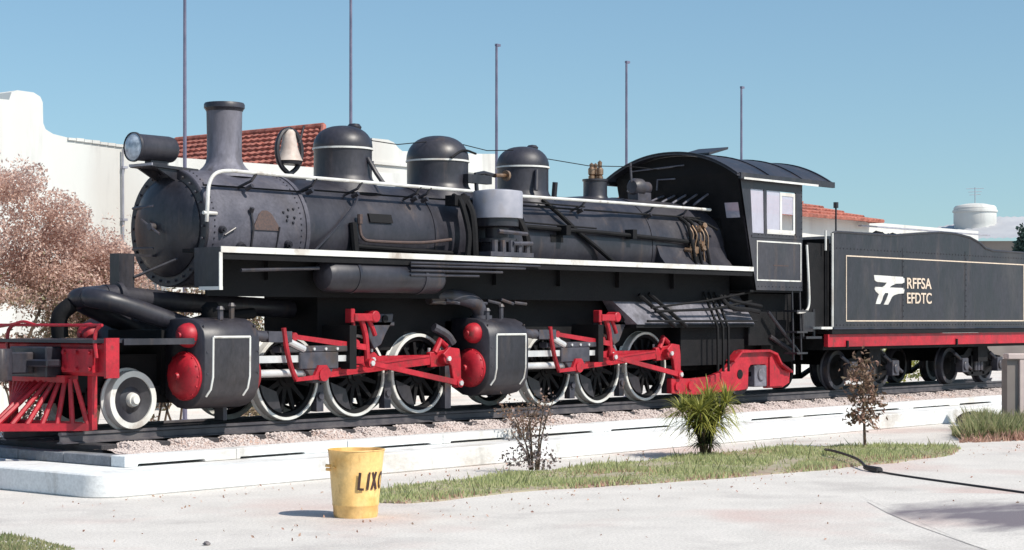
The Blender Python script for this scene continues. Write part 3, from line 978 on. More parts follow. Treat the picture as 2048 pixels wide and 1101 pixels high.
# --- air pump hung on the side: pale jacket above, dark cylinder and valve gear below
bm = NB()
lathe(bm, [(0.0, 0.40), (0.20, 0.395), (0.335, 0.375), (0.345, 0.35), (0.345, 0.0), (0.0, 0.0)], (6.0, -0.93, 3.21), 'z', 40)
pump = obj('air_pump', bm, M['pale'], lo)
bm = NB()
lathe(bm, [(0.0, 0.12), (0.30, 0.12), (0.30, 0.0), (0.16, -0.02), (0.16, -0.16), (0.28, -0.17), (0.28, -0.22), (0.24, -0.23), (0.24, -0.40), (0.28, -0.41), (0.28, -0.46), (0.0, -0.46)], (5.98, -0.93, 3.10), 'z', 32)
obj('pump_cylinder', bm, M['black'], pump)
bm = NB()
for k in range(5):
    cyl(bm, (5.62 + .17 * k, -1.2, 2.74), (5.62 + .17 * k, -1.2, 2.9), 0.045, n=8)
box(bm, 5.5, 6.4, -1.24, -0.7, 2.68, 2.74)
tube(bm, [(5.7, -1.2, 3.02), (6.3, -1.2, 3.0)], 0.03, 6)
tube(bm, [(5.95, -1.25, 2.86), (6.35, -1.25, 2.87)], 0.03, 6)
obj('pump_valves', bm, M['iron'], pump)
bm = NB()
tube(bm, smooth_path([(5.55, -0.7, 3.5), (5.48, -0.82, 3.42), (5.46, -0.95, 3.2), (5.45, -1.0, 2.68)], 4), 0.055, 8)
tube(bm, smooth_path([(5.35, -0.7, 3.5), (5.3, -0.88, 3.4), (5.34, -0.98, 3.0), (5.3, -1.0, 2.68)], 4), 0.04, 8)
tube(bm, smooth_path([(6.6, -0.74, 3.32), (6.58, -0.9, 3.1), (6.6, -0.96, 2.9), (6.6, -0.98, 2.68)], 4), 0.055, 8)
box(bm, 5.2, 5.5, -0.86, -0.68, 3.36, 3.5)
obj('steam_pipe', bm, M['pitch'], pump)

# --- running board with its white edge
for s in (-1, 1):
    bm = NB()
    xs_ = 0.77 if s < 0 else 2.0
    box(bm, xs_, 11.9, min(s * 1.24, s * 0.55), max(s * 1.24, s * 0.55), 2.61, 2.655)
    box(bm, xs_, 11.9, min(s * 1.24, s * 1.21), max(s * 1.24, s * 1.21), 2.52, 2.61)
    for x_ in (1.8, 3.2, 4.6, 6.0, 7.4, 8.8, 10.2):
        prism(bm, [(x_, 2.61), (x_ + .03, 2.61), (x_ + .03, 2.3), (x_, 2.3)], min(s * 0.5, s * 0.9), max(s * 0.5, s * 0.9))
    rb = obj('running_board', bm, M['pitch'], lo)
    bm = NB()
    box(bm, xs_ - .02, 11.9, min(s * 1.262, s * 1.242), max(s * 1.262, s * 1.242), 2.598, 2.668)
    obj('edge_strip', bm, M['white'], rb)
bm = NB()
box(bm, 0.9, 11.85, -.83, -.80, 2.10, 2.605)  # black plate added so the shaded space under the board goes dark
obj('shade_plate', bm, M['pitch'], lo)
bm = NB()
box(bm, 0.74, 0.77, -1.25, -0.80, 2.2, 2.66)
dp = obj('drop_plate', bm, M['black'], lo)
bm = NB()
box(bm, 0.725, 0.775, -1.262, -0.9, 2.165, 2.205)
box(bm, 0.728, 0.775, -1.258, -1.246, 2.205, 2.60)
obj('edge_strip', bm, M['white'], dp)

# --- air reservoirs and pipes below the board
for s in (-1, 1):
    bm = NB()
    lathe(bm, [(0.0, 2.50), (0.10, 2.515), (0.17, 2.55), (0.205, 2.62), (0.205, 4.55), (0.17, 4.62), (0.1, 4.66), (0, 4.67)], (0, s * 1.06, 2.365), 'x', 32)
    for xx in (3.0, 4.2):
        lathe(bm, [(0.207, xx), (0.215, xx), (0.215, xx + .05), (0.207, xx + .05)], (0, s * 1.06, 2.365), 'x', 32)
    obj('air_reservoir', bm, M['boiler'], lo)
bm = NB()
tube(bm, [(1.15, -1.15, 2.40), (2.4, -1.15, 2.45)], 0.022, 8)
for z_ in (2.56, 2.52, 2.46, 2.40):
    tube(bm, [(3.9, -1.27, z_ - .01), (6.5 - (2.56 - z_) * 8, -1.27, z_)], 0.016, 6)
obj('cooling_pipe', bm, M['boiler'], lo)

# --- frames
bm = NB()
for s in (-1, 1):
    y0, y1 = s * 0.36 - .05, s * 0.36 + .05
    box(bm, -0.62, 5.5, y0, y1, 1.0, 1.42)
    box(bm, 4.9, 13.3, y0, y1, 1.0, 1.5)
    for xc in (2.38, 3.57, 4.76, 7.46, 8.66, 9.86):
        box(bm, xc - .22, xc + .22, y0 - .004, y1 + .004, 0.82, 1.2)
box(bm, 3.0, 11.8, -0.5, 0.5, 1.42, 2.28)
box(bm, 0.5, 1.4, -0.5, 0.5, 0.95, 1.7)
box(bm, 5.4, 6.4, -0.5, 0.5, 0.95, 1.8)
box(bm, -0.5, 0.6, -0.34, 0.34, 1.15, 1.4)
for xc in (2.98, 4.17, 5.3, 8.06, 9.26, 10.6):
    box(bm, xc - .09, xc + .09, -0.52, 0.52, 0.78, 1.3)
obj('frame', bm, M['pitch'], lo)
bm = NB()
for xc in (2.95, 4.17, 8.06, 9.26):                  # spring and brake gear between the wheels
    box(bm, xc - .06, xc + .06, -0.60, -0.5, 0.66, 1.0)
    cyl(bm, (xc, -.63, .86), (xc, -.5, .86), 0.045, n=10)
    tube(bm, [(xc - .02, -.57, 1.0), (xc + .05, -.57, 1.35)], 0.03, 6)
box(bm, 5.22, 5.34, -0.66, -0.45, 0.62, 1.5)
box(bm, 10.5, 10.62, -0.66, -0.45, 0.66, 1.3)
box(bm, 1.30, 1.36, -0.66, -0.5, .62, .9)
obj('brake_gear', bm, M['iron'], lo)

# --- driving wheels: centre with spokes, tyre and axle end
def wheel_centre():
    bm = NB()
    lathe(bm, [(0.0, -.085), (0.07, -.085), (0.075, -.06), (0.125, -.055), (0.13, .05), (0.0, .05)], (0, 0, 0), 'y', 24)
    lathe(bm, [(0.44, -.03), (0.494, -.045), (0.494, .05), (0.44, .04)], (0, 0, 0), 'y', 48, closed=True)
    for k in range(13):
        a = 2 * math.pi * (k + .5) / 13
        c, s = math.cos(a), math.sin(a)
        v = []
        for r_, w_, t_ in ((0.11, 0.034, 0.035), (0.42, 0.022, 0.022)):
            for dw, dt in ((-w_, -t_), (w_, -t_), (w_, t_), (-w_, t_)):
                v.append(bm.verts.new((c * r_ - s * dw, dt, s * r_ + c * dw)))
        for f in ((0, 1, 5, 4), (1, 2, 6, 5), (2, 3, 7, 6), (3, 0, 4, 7), (4, 5, 6, 7), (3, 2, 1, 0)):
            bm.faces.new([v[i] for i in f])
    lathe(bm, [(0.0, -.07), (0.09, -.07), (0.10, 0.03), (0.0, 0.03)], (0.2, 0, 0.2), 'y', 20)
    return bm
def counterweight():
    bm = NB()
    a0, a1, nn = R(190), R(260), 12
    pin = [(0.445 * math.cos(a0 + (a1 - a0) * k / nn), 0.445 * math.sin(a0 + (a1 - a0) * k / nn)) for k in range(nn + 1)]
    mid = R(225)
    inn = [(pin[-1][0] * .98, pin[-1][1] * .98), (0.24 * math.cos(mid), 0.24 * math.sin(mid)), (pin[0][0] * .98, pin[0][1] * .98)]
    prism(bm, pin + inn[1:2], -0.052, 0.035)
    return bm
def tyre():
    bm = NB()
    lathe(bm, [(0.492, -.07), (0.525, -.07), (0.532, -.062), (0.5335, .045), (0.55, .055), (0.56, .07), (0.553, .085), (0.492, .085)], (0, 0, 0), 'y', 72, closed=True)
    return bm
W = {}
def wheel(x, side, z=RT + .5335):
    y = -0.55 * -side if side > 0 else -0.55
    o = obj('driving_wheel', None if W else wheel_centre(), M['pitch'], lo, (x, y, z), mesh=W.get('c'))
    W['c'] = o.data
    if side > 0:
        o.rotation_euler.z = math.pi
    def sub(nm, key, mk, m):
        me = W.get(key)
        q = obj(nm, None if me else mk(), m, o, (x, y, z), mesh=me)
        W[key] = q.data
        q.location = (0, 0, 0)
    sub('tyre', 't', tyre, M['white'])
    sub('counterweight', 'w', counterweight, M['black'])
for x_ in (2.38, 3.57, 4.76, 7.46, 8.66, 9.86):
    wheel(x_, -1)
    wheel(x_, 1)
    bm = NB()
    cyl(bm, (x_, -0.5, RT + .5335), (x_, 0.5, RT + .5335), 0.085, n=16)
    obj('axle', bm, M['pitch'], lo)

# --- pilot and trailing wheels
def small_wheel(x, r, y, parent, nm, rim, disc, hubm, hub=True):
    z = RT + r
    bm = NB()
    f = -1
    lathe(bm, [(0.0, -.03), (0.10, -.03), (r * .45, -.005), (r * .70, -.03), (r * .80, -.04), (r * .80, .06), (0.0, .06)], (x, y, z), 'y', 40)
    o = obj(nm, bm, disc, parent)
    bm = NB()
    lathe(bm, [(r * .785, -.06), (r * .985, -.06), (r, -.05), (r, .045), (r + .03, .06), (r + .03, .08), (r * .785, .08)], (x, y, z), 'y', 56, closed=True)
    obj('tyre', bm, rim, o)
    if hub:
        bm = NB()
        lathe(bm, [(0.0, -.12), (0.045, -.12), (0.052, -.11), (0.055, -.085), (0.072, -.082), (0.080, -.06), (0.086, -.03), (0.086, 0.0), (0.0, 0.0)], (x, y, z), 'y', 24)
        obj('hub_cap', bm, hubm, o)
    return o
small_wheel(0, 0.335, -0.56, lo, 'pilot_wheel', M['white'], M['black'], M['white'])
small_wheel(0, 0.335, 0.56, lo, 'pilot_wheel', M['white'], M['pitch'], M['white'], False)
small_wheel(12.45, 0.36, -0.56, lo, 'trailing_wheel', M['iron'], M['pitch'], M['pitch'], False)
small_wheel(12.45, 0.36, 0.56, lo, 'trailing_wheel', M['iron'], M['pitch'], M['pitch'], False)
bm = NB()
cyl(bm, (0, -.5, RT + .335), (0, .5, RT + .335), 0.07, n=12)
cyl(bm, (12.45, -.9, RT + .36), (12.45, .9, RT + .36), 0.08, n=12)
for s in (-1, 1):
    box(bm, -0.5, 1.2, s * 0.42 - .04, s * 0.42 + .04, 0.85, 1.05)
obj('pony_truck', bm, M['pitch'], lo)

# --- cylinders with red covers
def cylinder_set(x0, x1, px0, px1, ylow, rlow, rup, sc_):
    yo = -1.2
    prof = [(-.45, 1.82), (-.78, 1.845), (-.96, 1.83), (-1.09, 1.78), (-1.17, 1.69), (yo, 1.58), (yo, 1.16), (-1.18, 1.02), (-1.11, .90), (-1.0, .82), (-.85, .785), (-.7, .80), (-.5, .9), (-.45, 1.0)]
    bm = NB()
    prism_yz(bm, prof, x0, x1)
    bev(bm, 0.012, 1, 50)
    o = obj('cylinder_block', bm, M['boiler'], lo, ang=50)
    bm = NB()
    off = 0.006
    def P_(z):
        pts = [(1.62, yo), (1.16, yo), (1.02, -1.18), (0.935, -1.13)]
        return [(z_, y_ - off) for z_, y_ in pts]
    for xa, sh in ((px0, -.07), (px1, -.07)):
        q = [(xa, y_, z_) for z_, y_ in P_(0)]
        tube(bm, [Vector(q[0])] + [Vector((q[1][0] - .005, q[1][1], q[1][2])), Vector((q[2][0] - .02, q[2][1], q[2][2])), Vector((q[3][0] - .05, q[3][1], q[3][2]))], 0.014, 6)
    tube(bm, [(px0, yo - off, 1.62), (px1, yo - off, 1.62)], 0.016, 6)
    obj('lining', bm, M['white'], o)
    bm = NB()
    prism_yz(bm, [(yo - .003, 1.62), (yo - .003, 1.16), (-1.183, 1.02), (-1.13, .93), (-1.12, .935), (-1.17, 1.03), (yo + .003, 1.17), (yo + .003, 1.62)], px0, px1)
    obj('panel', bm, M['black'], o)
    # covers: lower main cylinder and upper valve chest, front domed and rear flat
    bm = NB()
    lathe(bm, [(0.0, -.165), (0.035, -.165), (0.045, -.135), (rlow * .45, -.13), (rlow * .72, -.11), (rlow * .9, -.07), (rlow * .96, -.04), (rlow, -.035), (rlow, 0.0), (rlow * .9, .01)], (x0, -.87, 1.17), 'x', 40)
    obj('cylinder_cover', bm, M['red'], o)
    bm = NB()
    lathe(bm, [(0.0, -.17), (0.03, -.17), (0.035, -.15), (rup * .5, -.145), (rup * .8, -.11), (rup * .96, -.06), (rup, -.02), (rup, .01)], (x0, -.93, 1.64), 'x', 32)
    obj('valve_cover', bm, M['red'], o)
    bm = NB()
    lathe(bm, [(rlow, 0), (rlow, .035), (rlow * .95, .075), (rlow * .55, .10), (.12, .10), (.11, .16), (0.0, .16)], (x1, -.87, 1.17), 'x', 40)
    obj('cylinder_cover', bm, M['red'], o)
    bm = NB()
    lathe(bm, [(rup, 0), (rup, .03), (rup * .8, .07), (.07, .08), (0, .08)], (x1, -.93, 1.64), 'x', 28)
    obj('valve_cover', bm, M['red'], o)
    bm = NB()                                          # cover studs
    for k in range(14):
        a = 2 * math.pi * k / 14
        cyl(bm, (x0 - .06, -.87 + (rlow - .018) * math.cos(a), 1.17 + (rlow - .018) * math.sin(a)), (x0 - .02, -.87 + (rlow - .018) * math.cos(a), 1.17 + (rlow - .018) * math.sin(a)), .012, n=6)
        cyl(bm, (x1 + .02, -.87 + (rlow - .018) * math.cos(a), 1.17 + (rlow - .018) * math.sin(a)), (x1 + .06, -.87 + (rlow - .018) * math.cos(a), 1.17 + (rlow - .018) * math.sin(a)), .012, n=6)
    tag(obj('stud', bm, M['red'], o), kind='stuff')
    bm = NB()
    for z_ in (1.75, 1.45, 1.2):
        for xx in (x0 + .035, x1 - .035):
            yy = -1.145 if z_ > 1.7 else -1.203
            cyl(bm, (xx, yy + .02, z_), (xx, yy - .008, z_), .011, n=6)
    tag(obj('stud', bm, M['iron'], o), kind='stuff')
    # far side, same block mirrored
    f = o.copy(); col.objects.link(f); f.scale.y = -1
    for ch in list(o.children):
        c = ch.copy(); col.objects.link(c); c.parent = f
    return o
cylinder_set(0.56, 1.40, 0.68, 1.24, -.87, 0.285, 0.145, 1)
cylinder_set(5.52, 6.34, 5.66, 6.27, -.87, 0.265, 0.14, 1)

# --- valve gear and rods; dx moves the whole set to the rear engine
def motion(dx, first, xr):
    yg = -0.87
    zc = 1.17
    bm = NB()                                         # guides and piston rod, bright steel
    tube(bm, [(xr + .1, yg, zc), (2.5 + dx, yg, zc)], 0.048, 12)
    box(bm, xr + .12, 2.28 + dx, yg - .07, yg + .05, 1.30, 1.385)
    box(bm, 2.9 + dx, 3.12 + dx, yg - .07, yg + .05, 1.30, 1.375)
    obj('guide_bar', bm, M['steel'], lo)
    bm = NB()
    box(bm, 1.95 + dx, 3.15 + dx, yg - .09, yg + .07, 1.42, 1.50)
    box(bm, 2.26 + dx, 2.92 + dx, yg - .10, yg + .08, 1.21, 1.42)
    prism(bm, [(2.36 + dx, 1.21), (2.84 + dx, 1.21), (2.72 + dx, 1.04), (2.5 + dx, 1.04)], yg - .09, yg + .07)
    bev(bm, 0.012)
    obj('crosshead', bm, M['iron'], lo)
    bm = NB()
    box(bm, 3.08 + dx, 3.20 + dx, -1.0, -0.3, 1.2, 1.75)
    obj('guide_yoke', bm, M['pitch'], lo)
    pins = [(2.38 + dx + .2, 1.3035), (3.57 + dx + .2, 1.3035), (4.76 + dx + .2, 1.3035)]
    bm = NB()
    rod(bm, pins[0], pins[2], -0.68, 0.095, th=0.05)
    for p in pins:
        lathe(bm, [(0.0, -.045), (0.10, -.045), (0.105, -.03), (0.105, .03), (0.0, .03)], (p[0], -0.68, p[1]), 'y', 20)
    obj('coupling_rod', bm, M['red'], lo)
    bm = NB()
    cr = (2.6 + dx, 1.13)
    rod(bm, cr, pins[2], -0.80, 0.10, 0.135, th=0.055)
    bmr = bm
    lathe(bm, [(0.0, -.05), (0.095, -.05), (0.095, .04), (0.0, .04)], (cr[0], -.80, cr[1]), 'y', 20)
    d = Vector((pins[2][0] - cr[0], pins[2][1] - cr[1])).normalized()
    rod(bm, (pins[2][0] - d.x * .22, pins[2][1] - d.y * .22), (pins[2][0] + d.x * .14, pins[2][1] + d.y * .14), -0.80, 0.20, 0.22, th=0.075)
    bev(bm, 0.008)
    # raised ribs either side of the rod's flute
    n_ = Vector((-d.y, d.x))
    for s in (-1, 1):
        rod(bm, (cr[0] + d.x * .12 + n_.x * .04 * s, cr[1] + d.y * .12 + n_.y * .04 * s), (pins[2][0] - d.x * .24 + n_.x * .05 * s, pins[2][1] - d.y * .24 + n_.y * .05 * s), -0.83, 0.022, th=0.02)
    obj('main_rod', bm, M['red'], lo)
    bm = NB()                                          # return crank
    rc = (5.14 + dx, 0.975)
    cyl(bm, (pins[2][0], -.95, pins[2][1]), (pins[2][0], -.78, pins[2][1]), 0.075, n=16)
    prism(bm, [(pins[2][0] - .10, pins[2][1] + .06), (pins[2][0] + .02, pins[2][1] + .15), (pins[2][0] + .22, pins[2][1] + .13), (pins[2][0] + .25, pins[2][1] - .02), (rc[0] + .075, rc[1]), (rc[0], rc[1] - .07), (rc[0] - .075, rc[1]), (pins[2][0] + .06, pins[2][1] - .1)], -.965, -.905)
    bev(bm, 0.008)
    cyl(bm, (rc[0], -1.02, rc[1]), (rc[0], -.9, rc[1]), 0.06, n=14)
    tube(bm, [(pins[2][0] - .12, -.82, pins[2][1] + .08), (pins[2][0] - .02, -.82, pins[2][1] + .24), (pins[2][0] + .1, -.82, pins[2][1] + .16)], 0.045, 8)
    obj('return_crank', bm, M['red'], lo)
    bm = NB()                                          # nuts, keeps and oil cups, bare metal
    for px_, pz_, py_ in ((pins[0][0], pins[0][1], -.735), (pins[1][0], pins[1][1], -.735), (pins[2][0], pins[2][1], -.975), (rc[0], rc[1], -1.03), (3.46 + dx, 1.27, -1.03), (cr[0], cr[1], -.858)):
        cyl(bm, (px_, py_ - .012, pz_), (px_, py_ + .03, pz_), .036, n=6)
    for px_, pz_ in ((pins[1][0], pins[1][1] + .10), (pins[2][0] - .1, pins[2][1] + .09)):
        cyl(bm, (px_, -.70, pz_), (px_, -.70, pz_ + .05), .022, n=8)
    for k in range(4):
        t = .2 + .2 * k
        cyl(bm, (2.3 + dx + .6 * k * .33, -.978, 1.46), (2.3 + dx + .6 * k * .33, -.955, 1.46), .02, n=6)
    tag(obj('nut', bm, M['steel'], lo), kind='stuff')
    lk = (3.46 + dx, 1.27)
    bm = NB()
    rod(bm, lk, rc, -0.985, 0.06, 0.075, th=0.045)
    cyl(bm, (lk[0], -1.02, lk[1]), (lk[0], -.94, lk[1]), 0.06, n=14)
    obj('eccentric_rod', bm, M['red'], lo)
    bm = NB()                                          # expansion link
    tube(bm, smooth_path([(3.33 + dx, -.93, 1.86), (3.42 + dx, -.93, 1.65), (3.45 + dx, -.93, 1.45), (lk[0], -.93, lk[1])], 4), 0.038, 8)
    tube(bm, smooth_path([(3.47 + dx, -.93, 1.84), (3.55 + dx, -.93, 1.72), (3.60 + dx, -.93, 1.62)], 4), 0.03, 8)
    tube(bm, [(3.20 + dx, -.93, 1.84), (3.24 + dx, -.93, 1.55)], 0.025, 8)
    obj('expansion_link', bm, M['red'], lo)
    bm = NB()
    box(bm, 3.18 + dx, 3.56 + dx, -1.0, -.84, 1.80, 1.90)
    cyl(bm, (3.55 + dx, -1.01, 1.86), (3.55 + dx, -.82, 1.86), 0.075, n=16)
    box(bm, 3.13 + dx, 3.2 + dx, -.98, -.86, 1.78, 1.96)
    bev(bm, 0.01)
    obj('lifting_arm', bm, M['red'], lo)
    bm = NB()                                          # radius rod
    rod(bm, (2.18 + dx, 1.615), (3.43 + dx, 1.47), -0.93, 0.055, 0.075, th=0.045)
    cyl(bm, (2.18 + dx, -.97, 1.615), (2.18 + dx, -.88, 1.615), 0.05, n=12)
    cyl(bm, (3.24 + dx, -.97, 1.52), (3.24 + dx, -.88, 1.52), 0.05, n=12)
    obj('radius_rod', bm, M['red'], lo)
    bm = NB()                                          # valve stem guide, combination lever and union link
    cyl(bm, (xr + .06, -.93, 1.64), (2.05 + dx, -.93, 1.60), 0.06, 0.075, 14)
    box(bm, 1.72 + dx, 2.1 + dx, -1.0, -.86, 1.55, 1.68)
    obj('valve_spindle', bm, M['iron'], lo)
    bm = NB()
    tube(bm, [(2.07 + dx, -.95, 1.56), (2.34 + dx, -.95, 1.46)], 0.045, 10)
    obj('valve_rod', bm, M['steel'], lo)
    bm = NB()
    tube(bm, smooth_path([(1.96 + dx, -1.0, 1.72), (2.0 + dx, -1.0, 1.5), (2.08 + dx, -1.0, 1.25), (2.16 + dx, -1.0, 1.1)], 3), 0.032, 8)
    obj('combination_lever', bm, M['red'], lo)
    bm = NB()
    rod(bm, (2.16 + dx, 1.09), (2.62 + dx, 1.12), -0.99, 0.045, 0.06, th=0.04)
    cyl(bm, (2.62 + dx, -1.025, 1.14), (2.62 + dx, -.8, 1.14), 0.08, n=14)
    prism(bm, [(2.45 + dx, 1.09), (2.8 + dx, 1.12), (2.68 + dx, 1.26), (2.55 + dx, 1.26)], -1.004, -.95)
    obj('union_link', bm, M['red'], lo)
    bm = NB()                                          # grey link bracket
    prism(bm, [(3.62 + dx, 1.90), (4.08 + dx, 1.90), (4.06 + dx, 1.80), (3.95 + dx, 1.66), (3.85 + dx, 1.50), (3.72 + dx, 1.44), (3.62 + dx, 1.60)], -.80, -.72)
    box(bm, 3.6 + dx, 4.1 + dx, -.8, -.3, 1.74, 1.80)
    bev(bm, 0.01)
    obj('link_bracket', bm, M['iron'], lo)
    bm = NB()
    lathe(bm, [(0, -.012), (.05, -.012), (.05, .012), (0, .012)], (3.9 + dx, -.815, 1.83), 'y', 12)
    obj('bracket_hole', bm, M['pitch'], lo)
motion(0.0, True, 1.40)
motion(5.09, False, 6.34)

# --- receiver pipes over the pilot deck
bm = NB()
tube(bm, smooth_path([(0.98, -.55, 1.70), (0.72, -.5, 1.78), (0.1, -.36, 1.98), (-.14, -.25, 2.05), (-.2, -.08, 2.08), (-.05, 0.0, 2.10), (0.25, 0.0, 2.12)], 5), 0.115, 18)
tube(bm, smooth_path([(0.98, .55, 1.70), (0.72, .5, 1.78), (0.1, .36, 1.98), (-.14, .25, 2.05), (-.2, .08, 2.08), (-.05, 0.0, 2.10)], 5), 0.115, 18)
tube(bm, [(0.05, 0, 2.115), (1.2, 0, 2.03), (3.2, 0, 1.95)], 0.12, 18)
lathe(bm, [(0.0, -.03), (0.165, -.03), (0.165, .03), (0, .03)], (0.24, 0, 2.1), 'x', 24)
obj('receiver_pipe', bm, M['boiler'], lo)
bm = NB()
tube(bm, smooth_path([(-.25, .2, 2.0), (-.36, .28, 1.86), (-.34, .3, 1.62)], 4), 0.10, 14)
tube(bm, smooth_path([(.6, -.2, 1.9), (.9, -.3, 1.75), (1.4, -.4, 1.85), (2.0, -.4, 1.9)], 4), 0.07, 10)
lathe(bm, [(0.0, 0), (0.1, 0.0), (0.12, 0.05), (0.12, 0.14), (0.06, 0.2), (0.0, 0.2)], (1.15, -.62, 1.83), 'z', 14)
obj('drain_pipe', bm, M['pitch'], lo)
bm = NB()
box(bm, .24, .46, -.05, .13, 2.14, 2.60)
box(bm, .46, .98, 0.02, .05, 2.57, 2.60)
tube(bm, [(.45, -.05, 2.32), (.92, -.3, 2.55)], 0.02, 6)
obj('lamp_stand', bm, M['black'], lo)
bm = NB()                                             # valves above the front cylinder
for x_, y_, h in ((.98, -.98, .1), (1.22, -.9, .14), (6.1, -.9, .16), (5.75, -.95, .1)):
    cyl(bm, (x_, y_, 1.82), (x_, y_, 1.84 + h), 0.035, n=8)
    cyl(bm, (x_, y_, 1.84 + h), (x_, y_, 1.88 + h), 0.055, 0.03, n=8)
obj('relief_valve', bm, M['iron'], lo)
bm = NB()                                             # live steam elbow to the rear cylinders
tube(bm, smooth_path([(4.85, -.7, 2.12), (5.3, -.85, 2.12), (5.65, -.86, 2.02), (5.78, -.82, 1.80)], 5), 0.10, 14)
lathe(bm, [(0.0, 0), (.15, 0), (.15, .05), (0, .05)], (5.78, -.82, 1.83), 'z', 18)
tube(bm, smooth_path([(4.9, -.75, 1.72), (5.1, -.8, 1.62), (5.2, -.82, 1.5)], 3), 0.06, 8)
for k in range(7):
    x_ = 4.7 + .28 * k
    tube(bm, [(x_, -.9, 2.06 + .02 * (k % 3)), (x_ + .24, -.92, 2.04)], 0.022, 6)
obj('steam_elbow', bm, M['iron'], lo)

# --- ashpan and firebox skirt under the cab
bm = NB()
A = [(8.66, -.70, 2.24), (12.3, -.70, 2.25), (12.3, -1.02, 1.75), (9.1, -1.02, 1.75)]
prof = [bm.verts.new(p) for p in A]; back = [bm.verts.new((p[0], -.6, p[2])) for p in A]
bm.faces.new(prof); bm.faces.new(back[::-1])
for k in range(4):
    bm.faces.new((prof[k], prof[(k + 1) % 4], back[(k + 1) % 4], back[k]))
obj('firebox_skirt', bm, M['lilac'], lo)
bm = NB()
tube(bm, [(9.5, -.98, 2.0), (11.0, -.98, 2.12), (12.3, -1.12, 2.3)], 0.018, 6)
tube(bm, [(9.55, -1.02, 1.95), (11.0, -1.04, 1.98), (12.1, -1.08, 2.12)], 0.022, 6)
for a, b_ in (((9.3, 2.2), (10.0, 1.72)), ((9.55, 2.22), (10.3, 1.72))):
    tube(bm, [(a[0], -.9, a[1]), (b_[0], -1.07, b_[1])], 0.03, 6)
for x_ in (11.1, 11.25, 11.4):
    tube(bm, [(x_, -.85, 2.26), (x_ + .01, -1.1, 1.7), (x_ + .02, -1.1, 1.0)], 0.024, 6)
tube(bm, smooth_path([(11.4, -.95, 2.2), (11.5, -1.08, 2.02), (12.0, -1.1, 1.98), (12.3, -1.1, 1.95)], 3), 0.04, 8)
tube(bm, smooth_path([(11.5, -.95, 2.2), (11.65, -1.05, 2.12), (12.0, -1.08, 2.08), (12.4, -1.08, 2.04)], 3), 0.03, 8)
tube(bm, [(9.3, -1.06, 1.80), (12.3, -1.06, 1.80)], 0.02, 6)
obj('brake_pipe', bm, M['pitch'], lo)
bm = NB()
box(bm, 10.5, 12.3, -.82, .82, 1.1, 1.695)
box(bm, 9.1, 12.35, -1.0, -.5, 1.70, 1.745)
prism(bm, [(12.3, 1.4), (13.6, 1.4), (13.6, 2.25), (12.3, 2.25)], -.9, .9)
box(bm, 13.3, 14.3, -.5, .5, 1.1, 1.5)
obj('ashpan', bm, M['pitch'], lo)

# --- trailing truck frame, cast and red
bm = NB()
fr = [(10.06, .92), (10.6, .90), (11.1, .92), (11.45, .99), (11.66, 1.09), (11.78, 1.22), (11.90, 1.31), (12.05, 1.335), (12.75, 1.315), (12.95, 1.27), (13.06, 1.14), (13.22, 1.0), (13.48, .95), (13.46, .76), (13.25, .69), (12.78, .69),
      (12.76, 1.02), (12.70, 1.08), (12.28, 1.08), (12.22, 1.02), (12.20, .69), (11.9, .67), (11.3, .66), (10.7, .64), (10.06, .68)]
prism(bm, fr, -.96, -.86)
bev(bm, 0.012, 1, 25)
tf = obj('trailing_truck', bm, M['red'], lo)
bm = NB()
rib = [(11.70, 1.15), (11.93, 1.305), (12.75, 1.31), (12.98, 1.25), (13.1, 1.1), (13.45, .95)]
for a, b_ in zip(rib[:-1], rib[1:]):
    rod(bm, a, b_, -.95, 0.035, th=0.16)
prism(bm, [(12.80, .72), (13.2, .72), (13.35, .8), (13.0, 1.05), (12.86, 1.22), (12.80, 1.2)], -.99, -.955)
obj('rib', bm, M['red'], tf)
bm = NB()
box(bm, 12.38, 12.74, -.97, -.8, .72, 1.07)
cyl(bm, (12.56, -1.0, .92), (12.56, -.95, .92), .1, n=16)
bev(bm, .01)
obj('axle_box', bm, M['lilac'], tf)
bm = NB()
lathe(bm, [(0, -.006), (.075, -.006), (.075, .006), (0, .006)], (11.95, -.965, .94), 'y', 16)
obj('cast_hole', bm, M['pitch'], tf)
bm = NB()
for x_ in (10.2, 10.55):
    cyl(bm, (x_, -.99, .79), (x_, -.94, .79), .07, n=12)
obj('rivet_boss', bm, M['red'], tf)

# --- cab: raked front wall, near side with two window openings, open back
CW = 1.22
def fx(z):                                            # the cab's front edge leans back towards the foot
    return 11.52 + (4.17 - z) * 0.262
cab = None
bm = NB()
def side_quad(bm, y0, y1, xz):
    prism(bm, xz, y0, y1)
def cab_side(y0, y1):
    bm = NB()
    xr_ = 13.44
    w0, w1, m0, m1, w2 = 3.22, 3.925, 0, 0, 0
    ax0, ax1, bx0, bx1 = 11.93, 12.28, 12.36, 13.24
    prism(bm, [(fx(2.30), 2.30), (xr_, 2.30), (xr_, w0), (fx(w0), w0)], y0, y1)          # lower panel
    prism(bm, [(fx(w1), w1), (xr_, w1), (xr_, 4.17), (fx(4.17), 4.17)], y0, y1)          # top band
    prism(bm, [(fx(w0), w0), (ax0, w0), (ax0 - .06, w1), (fx(w1), w1)], y0, y1)
    prism(bm, [(ax1, w0), (bx0, w0), (bx0 - .02, w1), (ax1 - .02, w1)], y0, y1)
    prism(bm, [(bx1, w0), (xr_, w0), (xr_, w1), (bx1, w1)], y0, y1)
    return bm
cab = obj('cab', cab_side(-CW, -CW + .03), M['boiler'], lo, ang=30)
obj('side_wall', cab_side(CW - .03, CW), M['boiler'], cab, ang=30)
bm = NB()                                             # white sliding sash in the rear opening
def frame_rect(bm, x0, x1, z0, z1, t, y0, y1):
    box(bm, x0, x1, y0, y1, z0, z0 + t); box(bm, x0, x1, y0, y1, z1 - t, z1)
    box(bm, x0, x0 + t, y0, y1, z0 + t, z1 - t); box(bm, x1 - t, x1, y0, y1, z0 + t, z1 - t)
